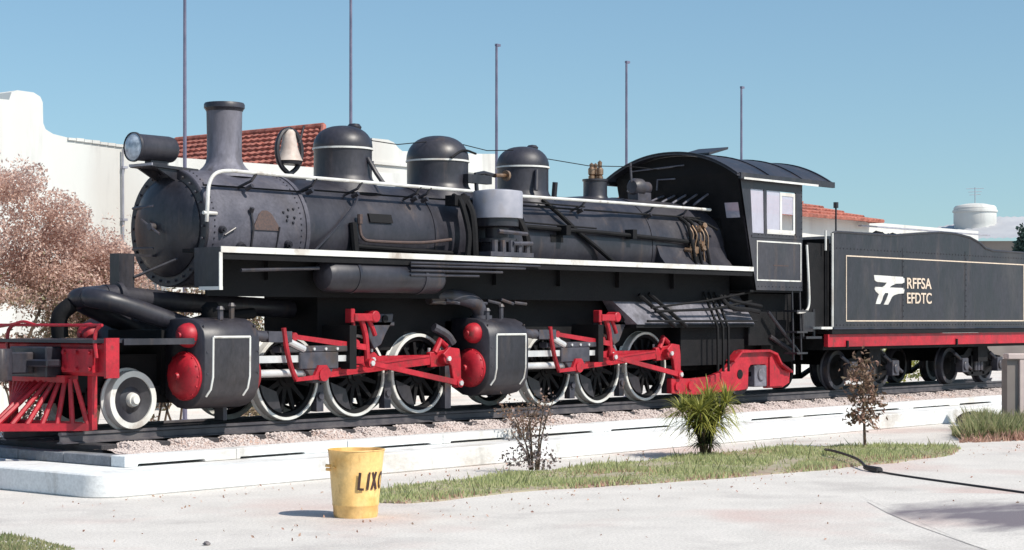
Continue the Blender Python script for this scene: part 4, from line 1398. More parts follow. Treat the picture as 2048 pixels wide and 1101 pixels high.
frame_rect(bm, 12.76, 13.22, 3.24, 3.91, 0.055, -CW + .004, -CW + .026)
box(bm, 12.37, 12.76, -CW + .004, -CW + .026, 3.24, 3.29)
obj('sash', bm, M['white'], cab)
bm = NB()
prism(bm, [(11.93, 3.22), (12.28, 3.22), (12.26, 3.925), (11.87, 3.925)], -CW + .012, -CW + .018)
obj('pane', bm, M['dusty'], cab)
bm = NB()
box(bm, 12.37, 12.76, -CW + .012, -CW + .018, 3.29, 3.925)
obj('pane', bm, M['dusty'], cab)
bm = NB()
box(bm, 12.815, 13.165, -CW + .012, -CW + .018, 3.56, 3.855)
obj('pane', bm, M['dusty'], cab)
bm = NB()
frame_rect(bm, 12.05, 13.40, 2.45, 3.10, 0.022, -CW - .006, -CW + .002)
obj('lining', bm, M['white'], cab)
bm = NB()
box(bm, 11.6, 13.44, -CW - .012, -CW + .002, 4.12, 4.17)
box(bm, 11.9, 13.44, -CW - .012, -CW + .002, 3.15, 3.185)
obj('bead', bm, M['boiler'], cab)
bm = NB()                                              # number painted on the panel, worn away to a trace
box(bm, 12.55, 13.0, -CW - .003, -CW + .001, 2.70, 2.715)
obj('worn_number', bm, M['plaque'], cab)
bm = NB()
for k in range(13):
    for z_ in (2.36, 3.20):
        x_ = 12.1 + k * .105
        cyl(bm, (x_, -CW + .002, z_), (x_, -CW - .010, z_), .012, .008, 5)
for k in range(17):
    z_ = 2.36 + k * .108
    cyl(bm, (13.415, -CW + .002, z_), (13.415, -CW - .010, z_), .012, .008, 5)
tag(obj('rivets', bm, M['boiler'], cab), kind='stuff')
# front wall with an opening on each side of the boiler
def arch_z(y):
    return 4.17 + (4.50 - 4.17) * max(0.0, 1 - (abs(y) / 1.24) ** 2.2)
bm = NB()
def wall_piece(bm, pts, t=.03):
    A = [bm.verts.new((fx(min(z, 4.17)) + .0, y, z)) for y, z in pts]
    B = [bm.verts.new((fx(min(z, 4.17)) + t, y, z)) for y, z in pts]
    n_ = len(pts)
    for k in range(n_):
        bm.faces.new((A[k], A[(k + 1) % n_], B[(k + 1) % n_], B[k]))
    bm.faces.new(A[::-1]); bm.faces.new(B)
for s in (-1, 1):
    wall_piece(bm, [(s * CW, 2.3), (s * .75, 2.3), (s * .75, 3.46), (s * CW, 3.46)])
    wall_piece(bm, [(s * CW, 3.46), (s * 1.13, 3.46), (s * 1.13, 3.70), (s * CW, 3.70)])
    wall_piece(bm, [(s * .87, 3.46), (s * .55, 3.46), (s * .55, 3.70), (s * .87, 3.70)])
    wall_piece(bm, [(s * CW, 3.70), (s * .3, 3.70), (s * .3, 4.17), (s * CW, 4.17)])
wall_piece(bm, [(-.55, 3.46), (.55, 3.46), (.55, 3.70), (-.55, 3.70)])
wall_piece(bm, [(-.3, 3.70), (.3, 3.70), (.3, 4.17), (-.3, 4.17)])
wall_piece(bm, [(-CW, 4.17)] + [(y, arch_z(y) - .015) for y in [-CW + .01 + (2 * CW - .02) * k / 16 for k in range(17)]] + [(CW, 4.17)])
obj('front_wall', bm, M['pitch'], cab)
bm = NB()
wall_piece(bm, [(-1.13, 3.46), (-.87, 3.46), (-.87, 3.70), (-1.13, 3.70)], .006)
obj('pane', bm, M['dusty'], cab)
bm = NB()
box(bm, 11.9, 13.44, -CW + .03, CW - .03, 2.27, 2.30)
box(bm, 11.75, 12.1, -.7, .7, 2.3, 3.6)
for s in (-1, 1):
    box(bm, 12.7, 13.2, s * .95 - .2, s * .95 + .2, 2.3, 2.85)
obj('cab_floor', bm, M['pitch'], cab)
bm = NB()
ys = [-1.32 + 2.64 * k / 24 for k in range(25)]
def rz(y):
    return 4.135 + (4.53 - 4.135) * max(0.0, 1 - (abs(y) / 1.32) ** 2.2)
prism_yz(bm, [(y, rz(y)) for y in ys] + [(y, rz(y) - .035) for y in ys[::-1]], 11.33, 14.25)
for x_ in (11.33, 12.3, 13.3, 14.2):
    prism_yz(bm, [(y, rz(y) + .018) for y in ys] + [(y, rz(y) - .01) for y in ys[::-1]], x_, x_ + .05)
roof = obj('roof', bm, M['boiler'], cab, ang=25)
bm = NB()
for s in (-1, 1):
    box(bm, 11.42, 14.3, s * 1.31 - .025, s * 1.31 + .025, 4.06, 4.155)
obj('gutter', bm, M['black'], roof)
bm = NB()
box(bm, 11.5, 13.75, -1.345, -1.336, 4.052, 4.085)
obj('gutter_edge', bm, M['white'], roof)
bm = NB()
prism(bm, [(12.05, 4.53), (12.6, 4.66), (12.61, 4.70), (12.05, 4.57)], -.30, .30)
box(bm, 12.05, 12.6, -.28, .28, 4.48, 4.54)
obj('roof_hatch', bm, M['boiler'], roof)
bm = NB()                                              # pipes and fittings on the shaded front wall
for a, b_ in (((-.2, 4.33), (.85, 4.28)),):
    tube(bm, [(11.47, a[0], a[1]), (11.47, b_[0], b_[1])], 0.012, 6)
tube(bm, [(11.5, .0, 4.12), (11.5, .35, 4.12), (11.52, .38, 3.95)], 0.014, 6)
tube(bm, smooth_path([(11.55, 1.0, 3.98), (11.55, .85, 3.82), (11.3, .6, 3.7), (10.9, .3, 3.75)], 4), 0.022, 6)
for k in range(5):
    tube(bm, smooth_path([(11.6, .3 - .22 * k, 3.85), (11.3, .2 - .2 * k, 3.80 - .02 * k), (10.9 + .1 * k, .05 - .14 * k, 3.72 - .015 * k)], 4), 0.018, 6)
obj('cab_pipe', bm, M['lilac'], cab)
bm = NB()
hp = smooth_path([(13.50, -1.27, 3.07), (13.53, -1.28, 2.6), (13.56, -1.28, 2.15), (13.5, -1.28, 1.99), (13.36, -1.28, 1.945), (13.2, -1.28, 1.94)], 5)
tube(bm, hp, 0.02, 8)
obj('grab_rail', bm, M['white'], cab)
bm = NB()
for x_ in (13.18, 13.42):
    tube(bm, [(x_, -1.18, 2.3), (x_ + .02, -1.2, 1.15)], 0.02, 6)
for z_ in (1.95, 1.6, 1.25):
    box(bm, 13.15, 13.48, -1.3, -1.05, z_, z_ + .03)
tube(bm, [(12.7, -1.02, 1.95), (13.55, -1.1, 1.25)], 0.03, 8)
tube(bm, [(12.9, -.92, 1.55), (13.5, -1.0, 1.28)], 0.04, 8)
obj('cab_steps', bm, M['black'], cab)

# --- pilot: buffer beam, deck, coupler and cowcatcher
bm = NB()
box(bm, -.78, -.64, -1.12, 1.12, 1.2, 1.56)
bev(bm, .015)
beam = obj('buffer_beam', bm, M['red'], lo)
bm = NB()
box(bm, -.86, -.782, -1.0, -.45, 1.24, 1.5)
for y_ in (-.95, -.72, -.5):
    for z_ in (1.28, 1.46):
        cyl(bm, (-.89, y_, z_), (-.855, y_, z_), .025, n=6)
box(bm, -.80, -.62, -1.16, -1.123, 1.18, 1.62)
obj('beam_plate', bm, M['red'], beam)
bm = NB()
box(bm, -.9, .55, -1.06, 1.06, 1.565, 1.60)
box(bm, -.5, .5, -1.09, -1.061, 1.54, 1.61)
obj('pilot_deck', bm, M['boiler'], lo)
bm = NB()
tube(bm, [(-.82, -1.12, 1.76), (-.82, .2, 1.76), (-.82, 1.1, 1.76)], 0.017, 8)
for y_ in (-1.08, .55):
    tube(bm, smooth_path([(-.82, y_ - .02, 1.76), (-.84, y_ + .04, 1.70), (-.85, y_ + .05, 1.58), (-.85, y_ + .02, 1.4)], 3), 0.022, 8)
tube(bm, smooth_path([(-.82, .1, 1.76), (-.84, .3, 1.80), (-.84, .5, 1.77), (-.83, .8, 1.74)], 3), 0.017, 8)
obj('uncoupling_lever', bm, M['red'], lo)
bm = NB()
box(bm, -1.0, -.784, -.35, .35, 1.18, 1.52)
box(bm, -1.3, -1.0, -.13, .13, 1.22, 1.46)
prism_xy(bm, [(-1.3, -.16), (-1.46, -.2), (-1.56, -.1), (-1.55, .02), (-1.44, .05), (-1.42, .16), (-1.3, .2)], 1.14, 1.50)
box(bm, -1.1, -.9, -.5, .5, 1.30, 1.38)
cyl(bm, (-1.48, -.08, 1.1), (-1.48, -.08, 1.56), .045, n=10)
bev(bm, .015)
obj('coupler', bm, M['boiler'], lo)
bm = NB()
nose, cn, cf = Vector((-1.45, 0.0, .63)), Vector((-.66, -.74, .63)), Vector((-.66, .74, .63))
def beam3(bm, a, b, w_, h_):
    d = (b - a).normalized()
    n_ = Vector((-d.y, d.x, 0)).normalized()
    v = [bm.verts.new(p + n_ * sx * w_ / 2 + Vector((0, 0, sz * h_ / 2))) for p in (a, b) for sx, sz in ((-1, -1), (1, -1), (1, 1), (-1, 1))]
    for f in ((0, 1, 5, 4), (1, 2, 6, 5), (2, 3, 7, 6), (3, 0, 4, 7), (3, 2, 1, 0), (4, 5, 6, 7)):
        bm.faces.new([v[i] for i in f])
cow = None
beam3(bm, nose, cn, .05, .085)
beam3(bm, nose, cf, .05, .085)
beam3(bm, cn, cf, .05, .085)
cow = obj('cowcatcher', bm, M['red'], lo)
bm = NB()
box(bm, -.70, -.63, -.78, -.70, .60, 1.32)
box(bm, -.70, -.63, .70, .78, .60, 1.32)
box(bm, -.86, -.68, -.5, .5, 1.12, 1.2)
obj('post', bm, M['red'], cow)
for s in (-1, 1):
    c_ = cn if s < 0 else cf
    for k in range(7):
        t = (k + .25) / 6.6
        foot = nose.lerp(c_, t) + Vector((0, 0, .03))
        topp = Vector((-.80, s * (0.04 + .60 * t), 1.16))
        bm = NB()
        d = topp - foot
        cyl(bm, foot, topp, .03, .026, 6)
        obj('slat', bm, M['red'], cow)

# ================================================================== TENDER
te = thing('tender', (18.5, 0, RT), 'black locomotive tender with white lettering and red sill, coupled behind the cab', 'tender')
TW = 1.22
prof = [(14.42, 1.64), (14.42, 3.30), (14.55, 3.33), (16.5, 3.335), (17.4, 3.40), (18.3, 3.455), (18.9, 3.45), (19.5, 3.40), (19.9, 3.31), (20.15, 3.21), (20.5, 3.17), (22.7, 3.165), (22.7, 1.64)]
bm = NB()
prism(bm, prof, -TW, -TW + .04)
prism(bm, prof, TW - .04, TW)
box(bm, 20.3, 22.7, -TW + .04, TW - .04, 1.64, 3.1)
box(bm, 14.5, 20.3, -TW + .04, TW - .04, 1.64, 2.9)
box(bm, 22.64, 22.7, -TW + .04, TW - .04, 1.64, 3.16)
tb = obj('tank', bm, M['black'], te, ang=20)
bm = NB()
tube(bm, [(p[0], -TW, p[1]) for p in prof[1:12]], 0.022, 6)
tube(bm, [(14.42, -TW, 1.66), (22.7, -TW, 1.66)], 0.022, 6)
for x_ in (16.85, 19.3, 21.95):
    box(bm, x_, x_ + .07, -TW - .005, -TW + .002, 1.68, 3.12)
obj('beading', bm, M['black'], tb)
bm = NB()
for k in range(70):
    x_ = 14.55 + k * .118
    for z_ in (3.05, 1.73):
        cyl(bm, (x_, -TW + .002, z_), (x_, -TW - .010, z_), .015, .010, 5, True)
for x_ in (16.885, 19.335, 21.985):
    for k in range(13):
        cyl(bm, (x_, -TW + .002, 1.78 + k * .1), (x_, -TW - .014, 1.78 + k * .1), .014, .010, 5, True)
tag(obj('rivets', bm, M['black'], tb), kind='stuff')
bm = NB()
P0, P1 = (14.86, 1.79), (21.85, 2.935)
frame_rect(bm, P0[0], P1[0], P0[1], P1[1], .02, -TW - .007, -TW + .002)
obj('lining', bm, M['cream'], tb)
# coal in the bunker
cp = np.stack([14.7 + 5.0 * rng.random(700), rng.uniform(-1.05, 1.05, 700), np.zeros(700)], 1)
cp[:, 2] = 2.95 + 0.42 * np.exp(-((cp[:, 0] - 18.3) / 1.3) ** 2) * (1 - (cp[:, 1] / 1.2) ** 2) + rng.uniform(-.04, .05, 700)
q = stones('coal', cp, 0.11, M['pitch'], 0.9)
place(q, te, (0, 0, 0)); q['kind'] = 'stuff'
# railway emblem: a bar whose stroke falls into a second bar with two curved feet
def emblem(polys, name, m, x0, z0, sx, sz):
    bm = NB()
    for pts in polys:
        prism(bm, [(x0 + a * sx, z0 + b * sz) for a, b in pts], -TW - .008, -TW + .001)
    return obj(name, bm, m, tb)
# unit square, z up: traced in fractions of the emblem's width and height
em = [
    [(0.0, 1.0), (.95, .97), (1.0, .92), (1.0, .78), (.92, .74), (.72, .73), (.58, .66), (.50, .585), (.28, .585), (.36, .66), (.42, .755), (.10, .77), (.02, .82)],
    [(.04, .60), (.98, .585), (1.0, .52), (.98, .40), (.80, .38), (.66, .33), (.58, .26), (.52, .12), (.46, .0), (.32, .0), (.40, .17), (.46, .33), (.46, .40), (.36, .40), (.30, .30), (.26, .15), (.20, .02), (.06, .02), (.10, .17), (.16, .35), (.06, .44), (.02, .52)],
]
em[0][7] = (.50, .592); em[0][8] = (.28, .605)
emblem(em, 'emblem', M['white'], 15.82, 2.09, 1.10, .52)
def text(name, body, x, z, wdt, h, m, parent, y):
    cu = bpy.data.curves.new(name, 'FONT')
    cu.body = body
    cu.size = 1.0
    cu.extrude = 0.004
    cu.offset = 0.012
    tmp = bpy.data.objects.new('lettering_source', cu)
    col.objects.link(tmp)
    dg = bpy.context.evaluated_depsgraph_get()
    me = bpy.data.meshes.new_from_object(tmp.evaluated_get(dg))
    bpy.data.objects.remove(tmp)
    co = np.array([v.co[:] for v in me.vertices])
    mn, mx = co.min(0), co.max(0)
    s = (co - mn) / (mx - mn)
    for v, q in zip(me.vertices, s):
        v.co = (x + q[0] * wdt, y - (co[v.index][2] + .004), z + q[1] * h)
    me.materials.clear(); me.materials.append(m)
    me.update()
    o = bpy.data.objects.new(name, me)
    col.objects.link(o)
    place(o, parent, (0, 0, 0))
    return o
text('lettering', 'RFFSA', 17.02, 2.385, .93, .20, M['cream'], tb, -TW - .002)
text('lettering', 'EFDTC', 17.02, 2.115, .93, .20, M['cream'], tb, -TW - .002)
bm = NB()
for s in (-1, 1):
    box(bm, 14.3, 22.9, s * 1.16 - .04, s * 1.16 + .04, 1.355, 1.57)
sill = obj('sill', bm, M['red'], te)
bm = NB()
box(bm, 14.3, 22.9, -1.1, 1.1, 1.3, 1.5)
box(bm, 14.35, 22.8, -1.25, 1.25, 1.575, 1.64)
for x_ in (14.9, 18.95):
    box(bm, x_, x_ + .05, -1.23, -1.19, 1.34, 1.46)
obj('underframe', bm, M['pitch'], te)
bm = NB()
tube(bm, [(14.36, -TW - .03, 3.3), (14.36, -TW - .03, 1.7)], .02, 8)
obj('grab_rail', bm, M['white'], te)
bm = NB()
tube(bm, [(14.22, -TW + .02, 3.34), (14.22, -TW + .02, 3.0)], .02, 8)
box(bm, 13.92, 14.28, -1.3, -1.0, 1.66, 1.70)
obj('step_plate', bm, M['white'], te)
bm = NB()                                               # front bulkhead, coal door and ladder
box(bm, 14.3, 14.42, -1.15, 1.15, 1.64, 3.2)
box(bm, 13.75, 14.3, -1.12, 1.12, 1.66, 3.12)
obj('bulkhead', bm, M['pitch'], te)
bm = NB()
for x_ in (13.6, 13.95):
    tube(bm, [(x_, -1.12, 2.0), (x_ + .02, -1.12, 1.5)], .03, 6)
box(bm, 13.6, 14.1, -1.2, -.9, 1.5, 1.54)
box(bm, 13.62, 13.98, -1.14, -1.1, 1.62, 1.95)
obj('tender_steps', bm, M['black'], te)
bm = NB()
tube(bm, [(14.9, -1.0, 3.33), (14.9, -1.0, 3.78)], .018, 6)
cyl(bm, (14.9, -1.0, 3.76), (14.9, -1.0, 3.86), .045, n=8)
obj('marker_lamp', bm, M['black'], te)
def bogie(xc):
    bm = NB()
    for s in (-1, 1):
        y0, y1 = s * .80 - .04, s * .80 + .04
        prism(bm, [(xc - 1.0, .98), (xc - .6, 1.0), (xc - .35, 1.12), (xc + .35, 1.12), (xc + .6, 1.0), (xc + 1.0, .98), (xc + 1.0, 1.1), (xc + .6, 1.14), (xc + .4, 1.27), (xc - .4, 1.27), (xc - .6, 1.14), (xc - 1.0, 1.1)], y0, y1)
        prism(bm, [(xc - .8, .9), (xc - .3, .72), (xc + .3, .72), (xc + .8, .9), (xc + .8, .96), (xc + .3, .8), (xc - .3, .8), (xc - .8, .96)], y0, y1)
        box(bm, xc - .28, xc - .2, y0, y1, .75, 1.2); box(bm, xc + .2, xc + .28, y0, y1, .75, 1.2)
    box(bm, xc - .2, xc + .2, -.95, .95, 1.0, 1.3)
    o = obj('bogie', bm, M['pitch'], te)
    bm = NB()
    for dx_ in (-.75, .75):
        box(bm, xc + dx_ - .12, xc + dx_ + .12, -.96, -.8, .80, 1.08)
        cyl(bm, (xc + dx_, -.99, .93), (xc + dx_, -.95, .93), .09, n=14)
        tube(bm, [(xc + dx_ - .35, -.9, 1.18), (xc + dx_ + .3, -.92, .86)], .035, 6)
    for k in range(3):
        cyl(bm, (xc - .12 + .12 * k, -.84, .82), (xc - .12 + .12 * k, -.84, 1.05), .045, n=10)
    bev(bm, .01)
    obj('axle_box', bm, M['iron'], o)
    for dx_ in (-.75, .75):
        for s in (-1, 1):
            small_wheel(xc + dx_, .355, s * .56, o, 'wheel', M['iron'], M['pitch'], M['pitch'], False)
bogie(16.35)
bogie(20.6)

# ================================================================== FOREGROUND THINGS
# litter bin: hollow tapered drum
BX, BY = -1.22, -5.43
bn = thing('litter_bin', (BX, BY, 0), 'yellow tapered litter bin lettered LIXO standing on the paving by the grass', 'bin')
H_, r0, r1 = 0.625, 0.198, 0.262
bm = NB()
lathe(bm, [(0.0, .03), (r0 - .006, .03), (r0, 0.0), (r0 + .008, .03), (r0 + .011, .10), (r0 + .016, .108), (r0 + .018, .118), (r0 + .015, .126), (r0 + (r1 - r0) * .9, H_ * .93), (r1, H_ - .012), (r1 + .007, H_ - .006), (r1 + .004, H_),
          (r1 - .008, H_ - .004), (r1 - .012, H_ - .03), (r0 - .01, .05), (0.0, .05)], (BX, BY, 0), 'z', 56)
for v in bm.verts:                                    # knocks and a rim no longer quite round
    a = math.atan2(v.co.y - BY, v.co.x - BX)
    k = .006 * math.sin(3 * a + 5 * v.co.z) + .004 * math.sin(7 * a - 9 * v.co.z + 1)
    f_ = max(0.0, min(1.0, v.co.z / .3))
    v.co.x += math.cos(a) * k * f_
    v.co.y += math.sin(a) * k * f_
binb = obj('drum', bm, M['bin'], bn)
vdir = math.atan2(CAM[1] - BY, CAM[0] - BX)
def on_bin(th, z, off=.004):
    r_ = r0 + (r1 - r0) * z / H_ + .006 + off
    r_ += (.006 * math.sin(3 * th + 5 * z) + .004 * math.sin(7 * th - 9 * z + 1)) * max(0.0, min(1.0, z / .3))
    return (BX + r_ * math.cos(th), BY + r_ * math.sin(th), z)
def stroke(bm, p, q, wd, n_=6):
    """painted stroke on the drum, p and q as (angle deg right of the view, height)"""
    ps = []
    (a0, z0), (a1, z1) = p, q
    rr_ = .23
    dx_, dz_ = (a1 - a0) * math.pi / 180 * rr_, z1 - z0
    L = math.hypot(dx_, dz_)
    nx_, nz_ = -dz_ / L * wd / 2, dx_ / L * wd / 2
    rows = []
    for k in range(n_ + 1):
        t = k / n_
        row = []
        for s in (-1, 1):
            a = a0 + (a1 - a0) * t + s * nx_ / rr_ * 180 / math.pi
            z = z0 + dz_ * t + s * nz_
            row.append((bm.verts.new(on_bin(vdir + R(a), z, .0035)), bm.verts.new(on_bin(vdir + R(a), z, .0005))))
        rows.append(row)
    for a, b_ in zip(rows[:-1], rows[1:]):
        bm.faces.new((a[0][0], b_[0][0], b_[1][0], a[1][0]))
        bm.faces.new((a[0][0], a[0][1], b_[0][1], b_[0][0]))
        bm.faces.new((a[1][0], b_[1][0], b_[1][1], a[1][1]))
bm = NB()
zb, zt = .265, .425
for st in (((9, zt), (6, zb)), ((7, zb + .008), (18, zb + .004)), ((31, zt), (27, zb)), ((38, zb), (51, zt)), ((40, zt), (52, zb))):
    stroke(bm, *st, .022)
oc, ow, oh = 72, 9, .08
prevp = None
for k in range(13):
    a = 2 * math.pi * k / 12
    p = (oc + ow * math.sin(a), (zb + zt) / 2 + oh * .9 * math.cos(a))
    if prevp:
        stroke(bm, prevp, p, .022, 2)
    prevp = p
obj('lettering', bm, M['ink'], bn)
bm = NB()
a = vdir + R(-75)
for z_ in (.44, .475):
    cyl(bm, on_bin(a, z_, -.01), on_bin(a, z_ + .005, .035), .014, n=8)
a2 = vdir + R(-55)
lathe(bm, [(0, 0), (.02, 0), (.02, .015), (0, .02)], on_bin(a2, .46, .0), 'z', 10)
obj('lug', bm, M['bin'], bn)

bm = NB()  # thin dark tube with a thicker lump, along the line over the paving
tube(bm, smooth_path([(3.2, -12.4, .012), (4.05, -10.8, .012), (4.91, -9.17, .012), (5.30, -8.44, .012), (5.80, -7.50, .012), (6.12, -6.95, .012), (6.3, -6.62, .02)], 6), .012, 8)
cyl(bm, (6.28, -6.68, .03), (6.50, -6.36, .04), .042, .03, 10)
tube(bm, smooth_path([(6.5, -6.36, .05), (6.9, -6.04, .09), (7.5, -5.5, .10), (8.0, -5.0, .10), (8.35, -4.7, .08)], 6), .018, 8)
tag(obj('dark_line', bm, M['tubeblack']), 'thin dark line across the paving and onto the grass strip', 'dark_line')
bm = NB()
bmesh.ops.create_icosphere(bm, subdivisions=2, radius=.03)
for v in bm.verts:
    v.co *= rnd.uniform(.75, 1.25)
    v.co.z *= .6
tag(obj('stone', bm, M['joint'], None, (-3.56, -6.08, .015)), 'small dark stone alone on the pale paving', 'stone')

# fallen leaves and grit on the paving, thickest along the kerb and the grass
n = 380
LP = np.stack([rng.uniform(-3, 12, n), rng.choice([-6.1, -3.2, -2.5, -5.9], n) + rng.normal(0, .35, n), np.full(n, .012)], 1)
LP2 = np.stack([rng.uniform(-6, 9, 90), rng.uniform(-11, -3, 90), np.full(90, .010)], 1)
tag(leaves('leaf_litter', np.concatenate([LP, LP2]), .035, M['rust'], up=0.0), kind='stuff')
# --- plants on the grass strip
def branch_set(bm, base, n_, h, spread, r_, seed, curve=.25, lo_=.75):
    q = random.Random(seed)
    tips = []
    for k in range(n_):
        a = 2 * math.pi * k / n_ + q.uniform(-.4, .4)
        hh = h * q.uniform(lo_, 1.05)
        s = spread * q.uniform(.35, 1.0)
        p0 = Vector(base) + Vector((math.cos(a) * .05, math.sin(a) * .05, 0))
        pts = smooth_path([p0, p0 + Vector((math.cos(a) * s * curve, math.sin(a) * s * curve, hh * .5)), p0 + Vector((math.cos(a) * s, math.sin(a) * s, hh))], 4)
        tube(bm, pts, r_, 6, r_ * .3)
        tips.append(pts)
    return tips
# lime bush with several stems
b0 = Vector((7.05, -3.66, .03))
bu = thing('bush', b0, 'dense yellow green bush on several dark stems at the back of the grass strip', 'bush')
bm = NB()
tips = branch_set(bm, b0, 7, .66, .36, .026, 2)
obj('stem', bm, M['bark'], bu)
def fronds(name, heads, n_, L0, L1, wd, m, parent, droop=.5, up=.35):
    """narrow arching blades fanning out of each head"""
    V, F = [], []
    for h in heads:
        for k in range(n_):
            a = rnd.uniform(0, 2 * math.pi)
            el = rnd.uniform(up, 1.35)
            L = rnd.uniform(L0, L1)
            d = Vector((math.cos(a) * math.cos(el), math.sin(a) * math.cos(el), math.sin(el)))
            side = Vector((-math.sin(a), math.cos(a), 0)) * wd * rnd.uniform(.7, 1.2)
            base = len(V)
            for q in range(5):
                t = q / 4
                c = Vector(h) + d * L * t + Vector((0, 0, -droop * L * t * t * (1.4 - el * .6)))
                w_ = (0.35, 1.0, .9, .55, .02)[q]
                V.append(tuple(c - side * w_)); V.append(tuple(c + side * w_))
            for q in range(4):
                b_ = base + q * 2
                F.append((b_, b_ + 1, b_ + 3, b_ + 2))
    return quick(V, F, name, m, parent)
heads, low_ = [], []
for pts in tips:
    e_ = pts[-1]
    heads += [e_, pts[-3]]
    low_ += [pts[-5], pts[-7], pts[-4]]
fronds('dark_foliage', low_, 40, .16, .36, .010, M['darkleaf'], bu, .5, .2)
fronds('foliage', heads, 90, .25, .58, .008, M['limeleaf'], bu, .45, .0)

# thin dusty shrub
b0 = Vector((3.70, -3.49, .03))
sh = thing('shrub', b0, 'thin dusty grey shrub with sparse dry leaves between bin and lime bush', 'shrub')
bm = NB()
tips = branch_set(bm, b0, 7, .85, .30, .016, 8, lo_=.4)
obj('stem', bm, M['bark'], sh)
C = []
for pts in tips:
    for p in pts[2:]:
        for k in range(5):
            C.append((p.x + rnd.gauss(0, .05), p.y + rnd.gauss(0, .05), p.z + rnd.gauss(0, .05)))
C += list(blob_points([(3.55, -3.4, .18, .3, .25, .14), (3.85, -3.5, .15, .25, .2, .12)], 260))
leaves('foliage', C, .05, M['greyleaf'], sh, asp=.6)
# second sparse shrub close to the track
b0 = Vector((5.35, -1.95, .245))
sh2 = thing('shrub', b0, 'small brown weed growing on the kerb in front of the rear cylinders', 'shrub')
bm = NB()
tips = branch_set(bm, b0, 6, .6, .5, .012, 18, lo_=.35)
obj('stem', bm, M['bark'], sh2)
C = []
for pts in tips:
    for p in pts[2:]:
        for k in range(14):
            C.append((p.x + rnd.gauss(0, .07), p.y + rnd.gauss(0, .07), p.z + rnd.gauss(0, .05)))
leaves('foliage', C, .045, M['brownleaf'], sh2)
# sapling with reddish leaves
b0 = Vector((9.95, -4.39, .03))
sp = thing('sapling', b0, 'slender sapling with sparse reddish brown leaves near the end of the grass', 'sapling')
bm = NB()
tr_pts = smooth_path([b0, b0 + Vector((.01, .02, .4)), b0 + Vector((-.05, .0, .8)), b0 + Vector((.0, .0, 1.18))], 5)
tube(bm, tr_pts, .026, 6, .008)
sp_t = []
for k in range(13):
    p = tr_pts[4 + k % 11]
    a = rnd.uniform(0, 6.28); L = rnd.uniform(.12, .36)
    q = [p, p + Vector((math.cos(a) * L * .6, math.sin(a) * L * .6, L * .35)), p + Vector((math.cos(a) * L, math.sin(a) * L, L * rnd.uniform(.1, .6)))]
    tube(bm, q, .008, 5, .004)
    sp_t.append(q)
obj('trunk', bm, M['bark'], sp)
C = []
for q in sp_t:
    for p in (q[1], q[2], q[1].lerp(q[2], .5)):
        for k in range(13):
            C.append((p.x + rnd.gauss(0, .06), p.y + rnd.gauss(0, .06), p.z + rnd.gauss(0, .07)))
C += [(b0.x + rnd.gauss(0, .1), b0.y + rnd.gauss(0, .1), rnd.uniform(.35, 1.25)) for k in range(170)]
leaves('foliage', C, .085, M['brownleaf'], sp, asp=.5)

# --- framed sign at the right with grass about its foot
SGX, SGY = 16.55, -3.6
ang = math.atan2(-.35, 1) 
sg = thing('notice_board', (SGX, SGY, 0), 'dark notice board with pinkish white frame standing in grass at the right', 'sign', rz=R(-48))
def local_obj(name, bm, m, parent):
    o = obj(name, bm, m)
    ORG.pop(o.name, None)
    o.parent = parent
    o.location = (0, 0, 0)
    return o
bm = NB()
box(bm, .10, 1.9, -.02, .16, .18, 1.143)
local_obj('panel', bm, M['navy'], sg)
bm = NB()
box(bm, -.20, -.003, -.03, .30, .0, 1.143)
local_obj('side_wall', bm, M['brownwall'], sg)
for x0_, x1_ in ((.0, .16), (1.9, 2.06)):
    bm = NB()
    box(bm, x0_, x1_, -.08, .2, 0, 1.143)
    bev(bm, .01)
    local_obj('post', bm, M['pinkpaint'], sg)
bm = NB()
box(bm, -.2, 2.1, -.09, .22, 1.145, 1.24)
bev(bm, .01)
local_obj('top_rail', bm, M['pinkpaint'], sg)
bm = NB()
bmesh.ops.create_icosphere(bm, subdivisions=3, radius=.3)
for v in bm.verts:
    v.co *= 1 + .12 * math.sin(v.co.x * 13) * math.cos(v.co.y * 11 + v.co.z * 9)
    v.co.z *= .55
tag(obj('boulder', bm, M['black'], None, (15.75, -3.2, .1)), 'dark rounded rock at the foot of the notice board', 'rock')
clump = [(12.35, -4.72), (13.5, -3.9), (15.5, -3.3), (18.6, -4.4), (17, -6.6), (13.9, -5.55), (12.9, -5.15)]
grass('grass_clump', clump, 26000, .34, M['lush'], z0=0.0, wd=.02, lean=.9)
grass('dry_grass', [(11.8, -4.9), (13.4, -4.2), (14.2, -5.3), (13.4, -5.6)], 2500, .16, M['rust'], z0=0.0, wd=.015, lean=1.0)

# ================================================================== BEHIND THE TRACK
# tall thin poles in a row
pole0 = None
for i, (x_, h) in enumerate(((7.9, 8.2), (12.0, 8.1), (16.3, 7.63), (20.85, 7.75), (25.6, 7.62))):
    o = thing('flagpole', (x_, 8.0, 0), ('first thin grey pole, rising beside the headlight behind the smokebox', 'thin grey pole rising behind the first round dome',
              'thin grey pole rising at the front of the third dome', 'thin grey pole rising behind the dynamo before the cab', 'last thin grey pole, rising over the cab roof')[i], 'pole', 'thin poles in a row behind the locomotive')
    bm = NB()
    cyl(bm, (x_, 8, 0), (x_, 8, h), .042, .026, 8)
    obj('shaft', bm, M['pole'], o)
    bm = NB()
    lathe(bm, [(.11, 0), (.11, .04), (.06, .07), (0, .07)], (x_, 8, 0), 'z', 12)
    obj('base_plate', bm, M['pole'], o)
    bm = NB()
    box(bm, x_ - .02, x_ + .10, 7.97, 8.03, h - .05, h)
    obj('pulley', bm, M['pole'], o)

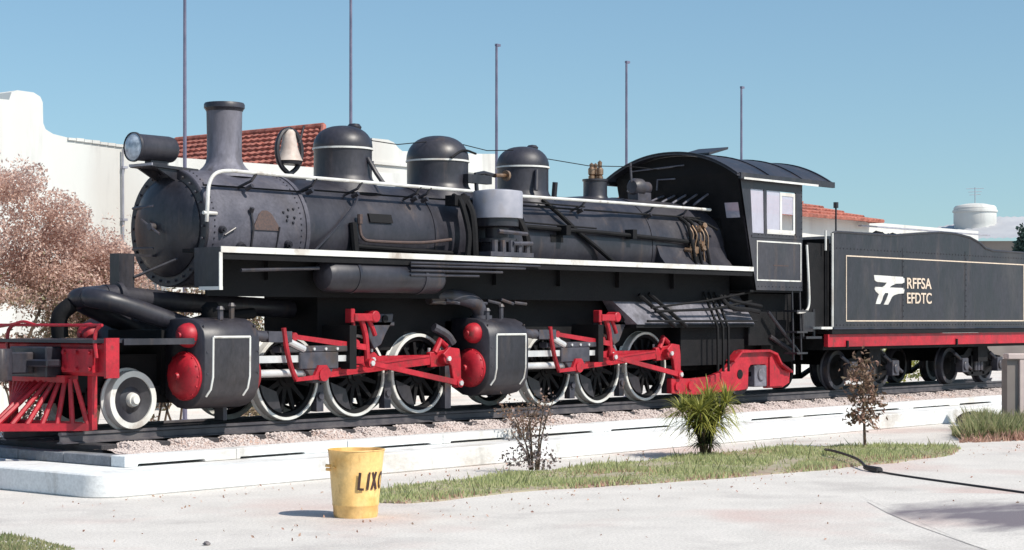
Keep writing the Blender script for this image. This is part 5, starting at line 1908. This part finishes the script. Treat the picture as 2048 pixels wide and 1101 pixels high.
# big dry pink bush at the left
bb = thing('bush', (1.9, 5.2, 0), 'large dull pink flowering bush in front of the white building at left', 'bush')
blobs = []
for k in range(70):
    x_ = rnd.uniform(-1.6, 4.6)
    top = np.interp(x_, [-1.6, 1.0, 2.4, 2.9, 3.6, 4.2, 4.7], [3.6, 4.0, 3.9, 3.35, 3.05, 2.75, 2.2])
    z_ = rnd.uniform(1.5, top - .25)
    blobs.append((x_, 5.2 + rnd.uniform(-.9, .9), z_, rnd.uniform(.28, .55), rnd.uniform(.3, .5), rnd.uniform(.2, .36)))
for k in range(46):
    x_ = -1.6 + 6.2 * k / 45
    top = np.interp(x_, [-1.6, 1.0, 2.0, 2.6, 3.0, 3.3, 4.0, 4.4, 4.75], [3.9, 4.1, 4.1, 4.15, 3.75, 3.45, 3.2, 3.05, 2.4])
    blobs.append((x_, 5.2 + rnd.uniform(-.5, .5), top - .28 - rnd.uniform(0, .2), rnd.uniform(.22, .4), .35, rnd.uniform(.2, .3)))
for k in range(30):
    blobs.append((rnd.uniform(-1.4, 4.4), 5.2 + rnd.uniform(-.3, .3), rnd.uniform(1.4, 2.7), .55, .45, .4))
filler = np.stack([rng.uniform(-1.6, 4.5, 16000), rng.uniform(5.3, 6.3, 16000), np.zeros(16000)], 1)
ftop = np.interp(filler[:, 0], [-1.6, 1.0, 2.0, 2.6, 3.0, 3.3, 4.0, 4.4, 4.75], [3.6, 3.8, 3.8, 3.8, 3.4, 3.1, 2.9, 2.7, 2.1])
filler[:, 2] = 1.2 + (ftop - 1.2) * rng.random(16000) ** 0.8
P = np.concatenate([blob_points(blobs, 140000), filler])
gap = (P[:, 0] > 1.9) & (P[:, 0] < 3.05) & (P[:, 2] < 2.08 - 0.5 * np.abs(P[:, 0] - 2.5) ** 2 + rng.normal(0, .05, len(P)))
P = P[~gap]
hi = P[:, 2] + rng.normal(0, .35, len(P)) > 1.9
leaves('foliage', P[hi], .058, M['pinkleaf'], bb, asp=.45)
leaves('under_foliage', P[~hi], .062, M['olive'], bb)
# tufts that break the outline
T = []
for k in range(60):
    b_ = rnd.choice(blobs)
    for t in range(26):
        T.append((b_[0] + rnd.gauss(0, .12) + t * .012, b_[1] + rnd.gauss(0, .1), b_[2] + b_[5] + rnd.gauss(0, .06) + t * .008))
leaves('spray', T, .055, M['pinkleaf'], bb, asp=.45)
bm = NB()
for k in range(9):
    x_ = -1.0 + k * .6
    tube(bm, smooth_path([(x_, 5.2, 0), (x_ + rnd.uniform(-.2, .2), 5.2, .9), (x_ + rnd.uniform(-.5, .5), 5.2 + rnd.uniform(-.4, .4), 2.4)], 4), .05, 6, .015)
obj('trunk', bm, M['bark'], bb)

def shrub_row(name, cx, cy, rx, rz_, n_, m, label, cat='shrub', group=None, m2=None):
    o = thing(name, (cx, cy, 0), label, cat, group)
    bl = [(cx + rnd.uniform(-rx, rx), cy + rnd.uniform(-.3, .3), rnd.uniform(.25, rz_), rnd.uniform(.2, .4), rnd.uniform(.2, .35), rnd.uniform(.15, .3)) for k in range(14)]
    P = blob_points(bl, n_)
    leaves('foliage', P, .07, m, o)
    if m2:
        leaves('flowers', blob_points(bl, n_ // 3), .06, m2, o)
    bm = NB()
    for k in range(4):
        tube(bm, [(cx + rnd.uniform(-rx, rx) * .5, cy, 0), (cx + rnd.uniform(-rx, rx), cy, rz_ * .8)], .02, 5, .008)
    obj('stem', bm, M['bark'], o)
shrub_row('shrub', 1.3, 3.4, .45, 1.5, 2600, M['brownleaf'], 'brown leaved shrub in front of the pink bush beyond the cowcatcher', m2=M['pinkleaf'])
shrub_row('shrub', 4.6, 4.4, .7, 2.2, 3600, M['olive'], 'olive shrub between pink bush and smokebox, seen over the pipes', m2=M['pinkleaf'])
shrub_row('shrub', 7.3, 5.0, .9, 2.0, 3600, M['olive'], 'pale olive shrub glimpsed under the boiler behind the front cylinder', m2=M['greyleaf'])
shrub_row('shrub', 30.0, 6.0, 1.2, 1.0, 3000, M['limeleaf'], 'low light green shrub seen between the tender wheels')

# white rendered buildings and tiled house
def wall_box(name, parent, x0, x1, y0, y1, z1, m, z0=0.0):
    bm = NB()
    box(bm, x0, x1, y0, y1, z0, z1)
    bev(bm, .02)
    return obj(name, bm, m, parent)
wb = thing('white_building', (8, 17, 0), 'tall plain white building with stepped parapet behind the pink bush', 'building')
bm = NB()
step = [(0.0, 0), (12.6, 0), (12.6, 5.46), (11.6, 5.46), (10.6, 5.50), (9.9, 5.54), (9.45, 5.60), (9.27, 5.68), (9.21, 5.80), (9.2, 6.22), (9.14, 6.33), (8.98, 6.40), (8.60, 6.41), (8.46, 6.36), (8.40, 6.2), (0.0, 6.15)]
prism(bm, step, 14, 22)
wv = obj('wall', bm, M['wall'], wb)
bm = NB()
tube(bm, [(11.16, 13.94, 5.4), (11.2, 13.94, 0.0)], .022, 6)
for z_ in (5.0, 3.9, 2.8):
    box(bm, 11.14, 11.26, 13.9, 14.0, z_, z_ + .05)
obj('downpipe', bm, M['pale'], wb)
bm = NB()
for k in range(14):
    x0_ = 9.8 + .2 * k
    box(bm, x0_, x0_ + .19, 13.96, 14.3, 5.50 - .02 * k * .4, 5.56 - .02 * k * .4 + rnd.uniform(-.01, .01))
obj('coping', bm, M['wall'], wb)

hs = thing('tiled_house', (16.5, 16, 0), 'white house with red clay tile hipped roof between chimney and first dome', 'house')
wall_box('wall', hs, 15.4, 16.2, 12.4, 21.0, 5.08, M['wall'])
# roof: the slope in view faces the left, its courses run away from the camera; each course its own strip
NCO = 9
def course(a0, a1, b0, b1, k, rf):
    """one course between eave edge a0-a1 and ridge edge b0-b1"""
    t0, t1 = k / NCO, (k + 1.12) / NCO
    a0, a1, b0, b1 = map(Vector, (a0, a1, b0, b1))
    nrm = (a1 - a0).cross(b0 - a0).normalized()
    if nrm.z < 0:
        nrm = -nrm
    p0, p1 = a0.lerp(b0, t0), a1.lerp(b1, t0)
    q0, q1 = a0.lerp(b0, min(1, t1)), a1.lerp(b1, min(1, t1))
    bm = NB()
    n_ = max(4, int((p1 - p0).length / .11))
    low, lowb, hi_ = [], [], []
    for i in range(n_ + 1):
        s = i / n_
        hgt = .085 + (.03 if i % 2 else 0) + rnd.uniform(-.008, .008)
        low.append(bm.verts.new(p0.lerp(p1, s) + nrm * hgt))
        lowb.append(bm.verts.new(p0.lerp(p1, s) + nrm * .0))
        hi_.append(bm.verts.new(q0.lerp(q1, s) + nrm * (.015 + (.03 if i % 2 else 0))))
    for i in range(n_):
        bm.faces.new((low[i], low[i + 1], hi_[i + 1], hi_[i]))
        bm.faces.new((lowb[i], lowb[i + 1], low[i + 1], low[i]))
    obj('tile_course', bm, M['tile'], rf)
e0, e1 = (15.15, 12.15, 5.08), (15.15, 21.6, 5.08)
g0, g1 = (17.9, 14.9, 6.42), (17.9, 20.4, 6.42)
w0_, w1_ = (16.3, 12.15, 5.08), (20.6, 21.6, 5.08)
bm = NB()
v = [bm.verts.new(p) for p in (e0, e1, g1, g0, w0_, w1_)]
for f in ((0, 1, 2, 3), (3, 2, 5, 4), (0, 3, 4), (1, 5, 2), (0, 4, 5, 1)):
    bm.faces.new([v[i] for i in f])
rf = obj('roof', bm, M['tile'], hs)
for k in range(NCO):
    course(e1, e0, g1, g0, k, rf)
    course(e0, w0_, g0, g0, k, rf)
bm = NB()
tube(bm, [Vector(g0) + Vector((0, 0, .07)), Vector(g1) + Vector((0, 0, .07))], .08, 8)
tube(bm, [Vector(e0) + Vector((0, 0, .07)), Vector(g0) + Vector((0, 0, .07))], .07, 8)
obj('ridge_cap', bm, M['tile'], rf)
bm = NB()
prism(bm, [(10.6, 0), (18.5, 0), (18.5, 5.16), (10.6, 5.08)], 11.75, 11.98)
obj('parapet', bm, M['wall'], hs)

wb2 = thing('white_building', (21, 17, 0), 'white building with low stepped parapet seen between the round domes', 'building')
bm = NB()
prism(bm, [(18.45, 0), (23.0, 0), (23.0, 6.10), (22.4, 6.06), (19.5, 5.93), (19.36, 6.0), (19.2, 6.12), (19.0, 6.17), (18.45, 6.17)], 13.8, 21)
obj('wall', bm, M['wall'], wb2)
bm = NB()
box(bm, 18.45, 23.05, 13.74, 13.8, 5.55, 5.62)
obj('cornice', bm, M['wall'], wb2)

# right-hand background, far beyond the tender
def frame_at(px, Z):
    """ground point at picture direction px and depth Z; measured off the photograph"""
    r_ = (px - 1024) / 3735 * Z
    S_, C_ = math.sin(PHI), math.cos(PHI)
    return Vector((CAM[0] + Z * S_ + r_ * C_, CAM[1] + Z * C_ - r_ * S_, 0))
def hbox(name, parent, a, b, depth, z0, z1, m):
    d = (b - a); d.z = 0
    n_ = Vector((-d.y, d.x, 0)).normalized()
    if n_.y < 0:
        n_ = -n_
    bm = NB()
    q = [a, b, b + n_ * depth, a + n_ * depth]
    prism_xy(bm, [(p.x, p.y) for p in q], z0, z1)
    return obj(name, bm, m, parent), n_
A = Vector((37.5, 15.0, 0)); B = Vector((53.4, 15.4, 0))
rb_ = thing('tiled_house', (45, 18, 0), 'long white house with low red tiled roof behind the cab and tender', 'house')
hbox('wall', rb_, A, B, 6, 0, 5.25, M['wall'])
bm = NB()
v = [bm.verts.new(p) for p in ((33.5, 14.6, 5.2), (44.6, 14.6, 5.2), (44.6, 21, 5.2), (33.5, 21, 5.2), (36.5, 17.5, 6.3), (38.6, 17.5, 6.3))]
for f in ((0, 1, 5, 4), (1, 2, 5), (2, 3, 4, 5), (3, 0, 4)):
    bm.faces.new([v[i] for i in f])
rf2 = obj('roof', bm, M['tile'], rb_)
NCO = 8
for k in range(NCO):
    course((33.5, 14.6, 5.2), (44.6, 14.6, 5.2), (36.5, 17.5, 6.3), (38.6, 17.5, 6.3), k, rf2)
bm = NB()
box(bm, 43.5, 53.3, 14.85, 14.99, 5.05, 5.10)
obj('cornice', bm, M['pale'], rb_)
wh = thing('warehouse', (75, 28, 0), 'low warehouse with pale grey sheet roof at the right edge', 'warehouse')
A = frame_at(1860, 92); B = frame_at(2300, 92)
o_, n_ = hbox('wall', wh, A, B, 14, 0, 5.7, M['brownwall'])
bm = NB()
d = (B - A).normalized()
a0 = A - d * .5 - n_ * .6; b0_ = B + d * .5 - n_ * .6
p = []
nseg = 60
low, hi_ = [], []
for i in range(nseg + 1):
    t = i / nseg
    zz = .05 * (i % 2)
    low.append(bm.verts.new(a0.lerp(b0_, t) + Vector((0, 0, 5.75 + .15 * t + zz))))
    hi_.append(bm.verts.new(a0.lerp(b0_, t) + n_ * 7.5 + Vector((0, 0, 6.25 + 1.0 * min(1, t * 2.2) + zz))))
for i in range(nseg):
    bm.faces.new((low[i], low[i + 1], hi_[i + 1], hi_[i]))
obj('roof', bm, M['roofgrey'], wh)
TK = frame_at(1950, 97)
wt = thing('water_tank', (TK.x, TK.y, 6.6), 'round white water tank with aerial on the roof at right', 'water tank')
bm = NB()
lathe(bm, [(0, -.3), (1.06, -.3), (1.06, .0), (1.09, .05), (1.09, .60), (1.15, .62), (1.15, .72), (1.09, .74), (1.09, .84), (1.0, .95), (.5, 1.06), (0, 1.10)], (TK.x, TK.y, 6.78), 'z', 36)
obj('drum', bm, M['wall'], wt)
bm = NB()
tube(bm, [(TK.x, TK.y, 7.8), (TK.x, TK.y, 8.7)], .022, 6)
for z_, L in ((8.62, .55), (8.45, .42), (8.3, .35)):
    tube(bm, [(TK.x - L * .6, TK.y + L * .6, z_), (TK.x + L * .6, TK.y - L * .6, z_ + .03)], .014, 5)
obj('aerial', bm, M['pale'], wt)
tc_ = frame_at(2072, 48)
tt = thing('tree', tc_, 'dark bluish green tree crown at the right edge above the tender', 'tree')
bm = NB()
tube(bm, [tc_, tc_ + Vector((.05, 0, 1.8)), tc_ + Vector((0, 0, 3.4))], .10, 8, .04)
obj('trunk', bm, M['bark'], tt)
bl = [(tc_.x + rnd.gauss(0, .3), tc_.y + rnd.gauss(0, .3), 3.75 + rnd.gauss(0, .16), .4, .4, .25) for k in range(12)]
leaves('crown', blob_points(bl, 3500), .13, M['teal'], tt)
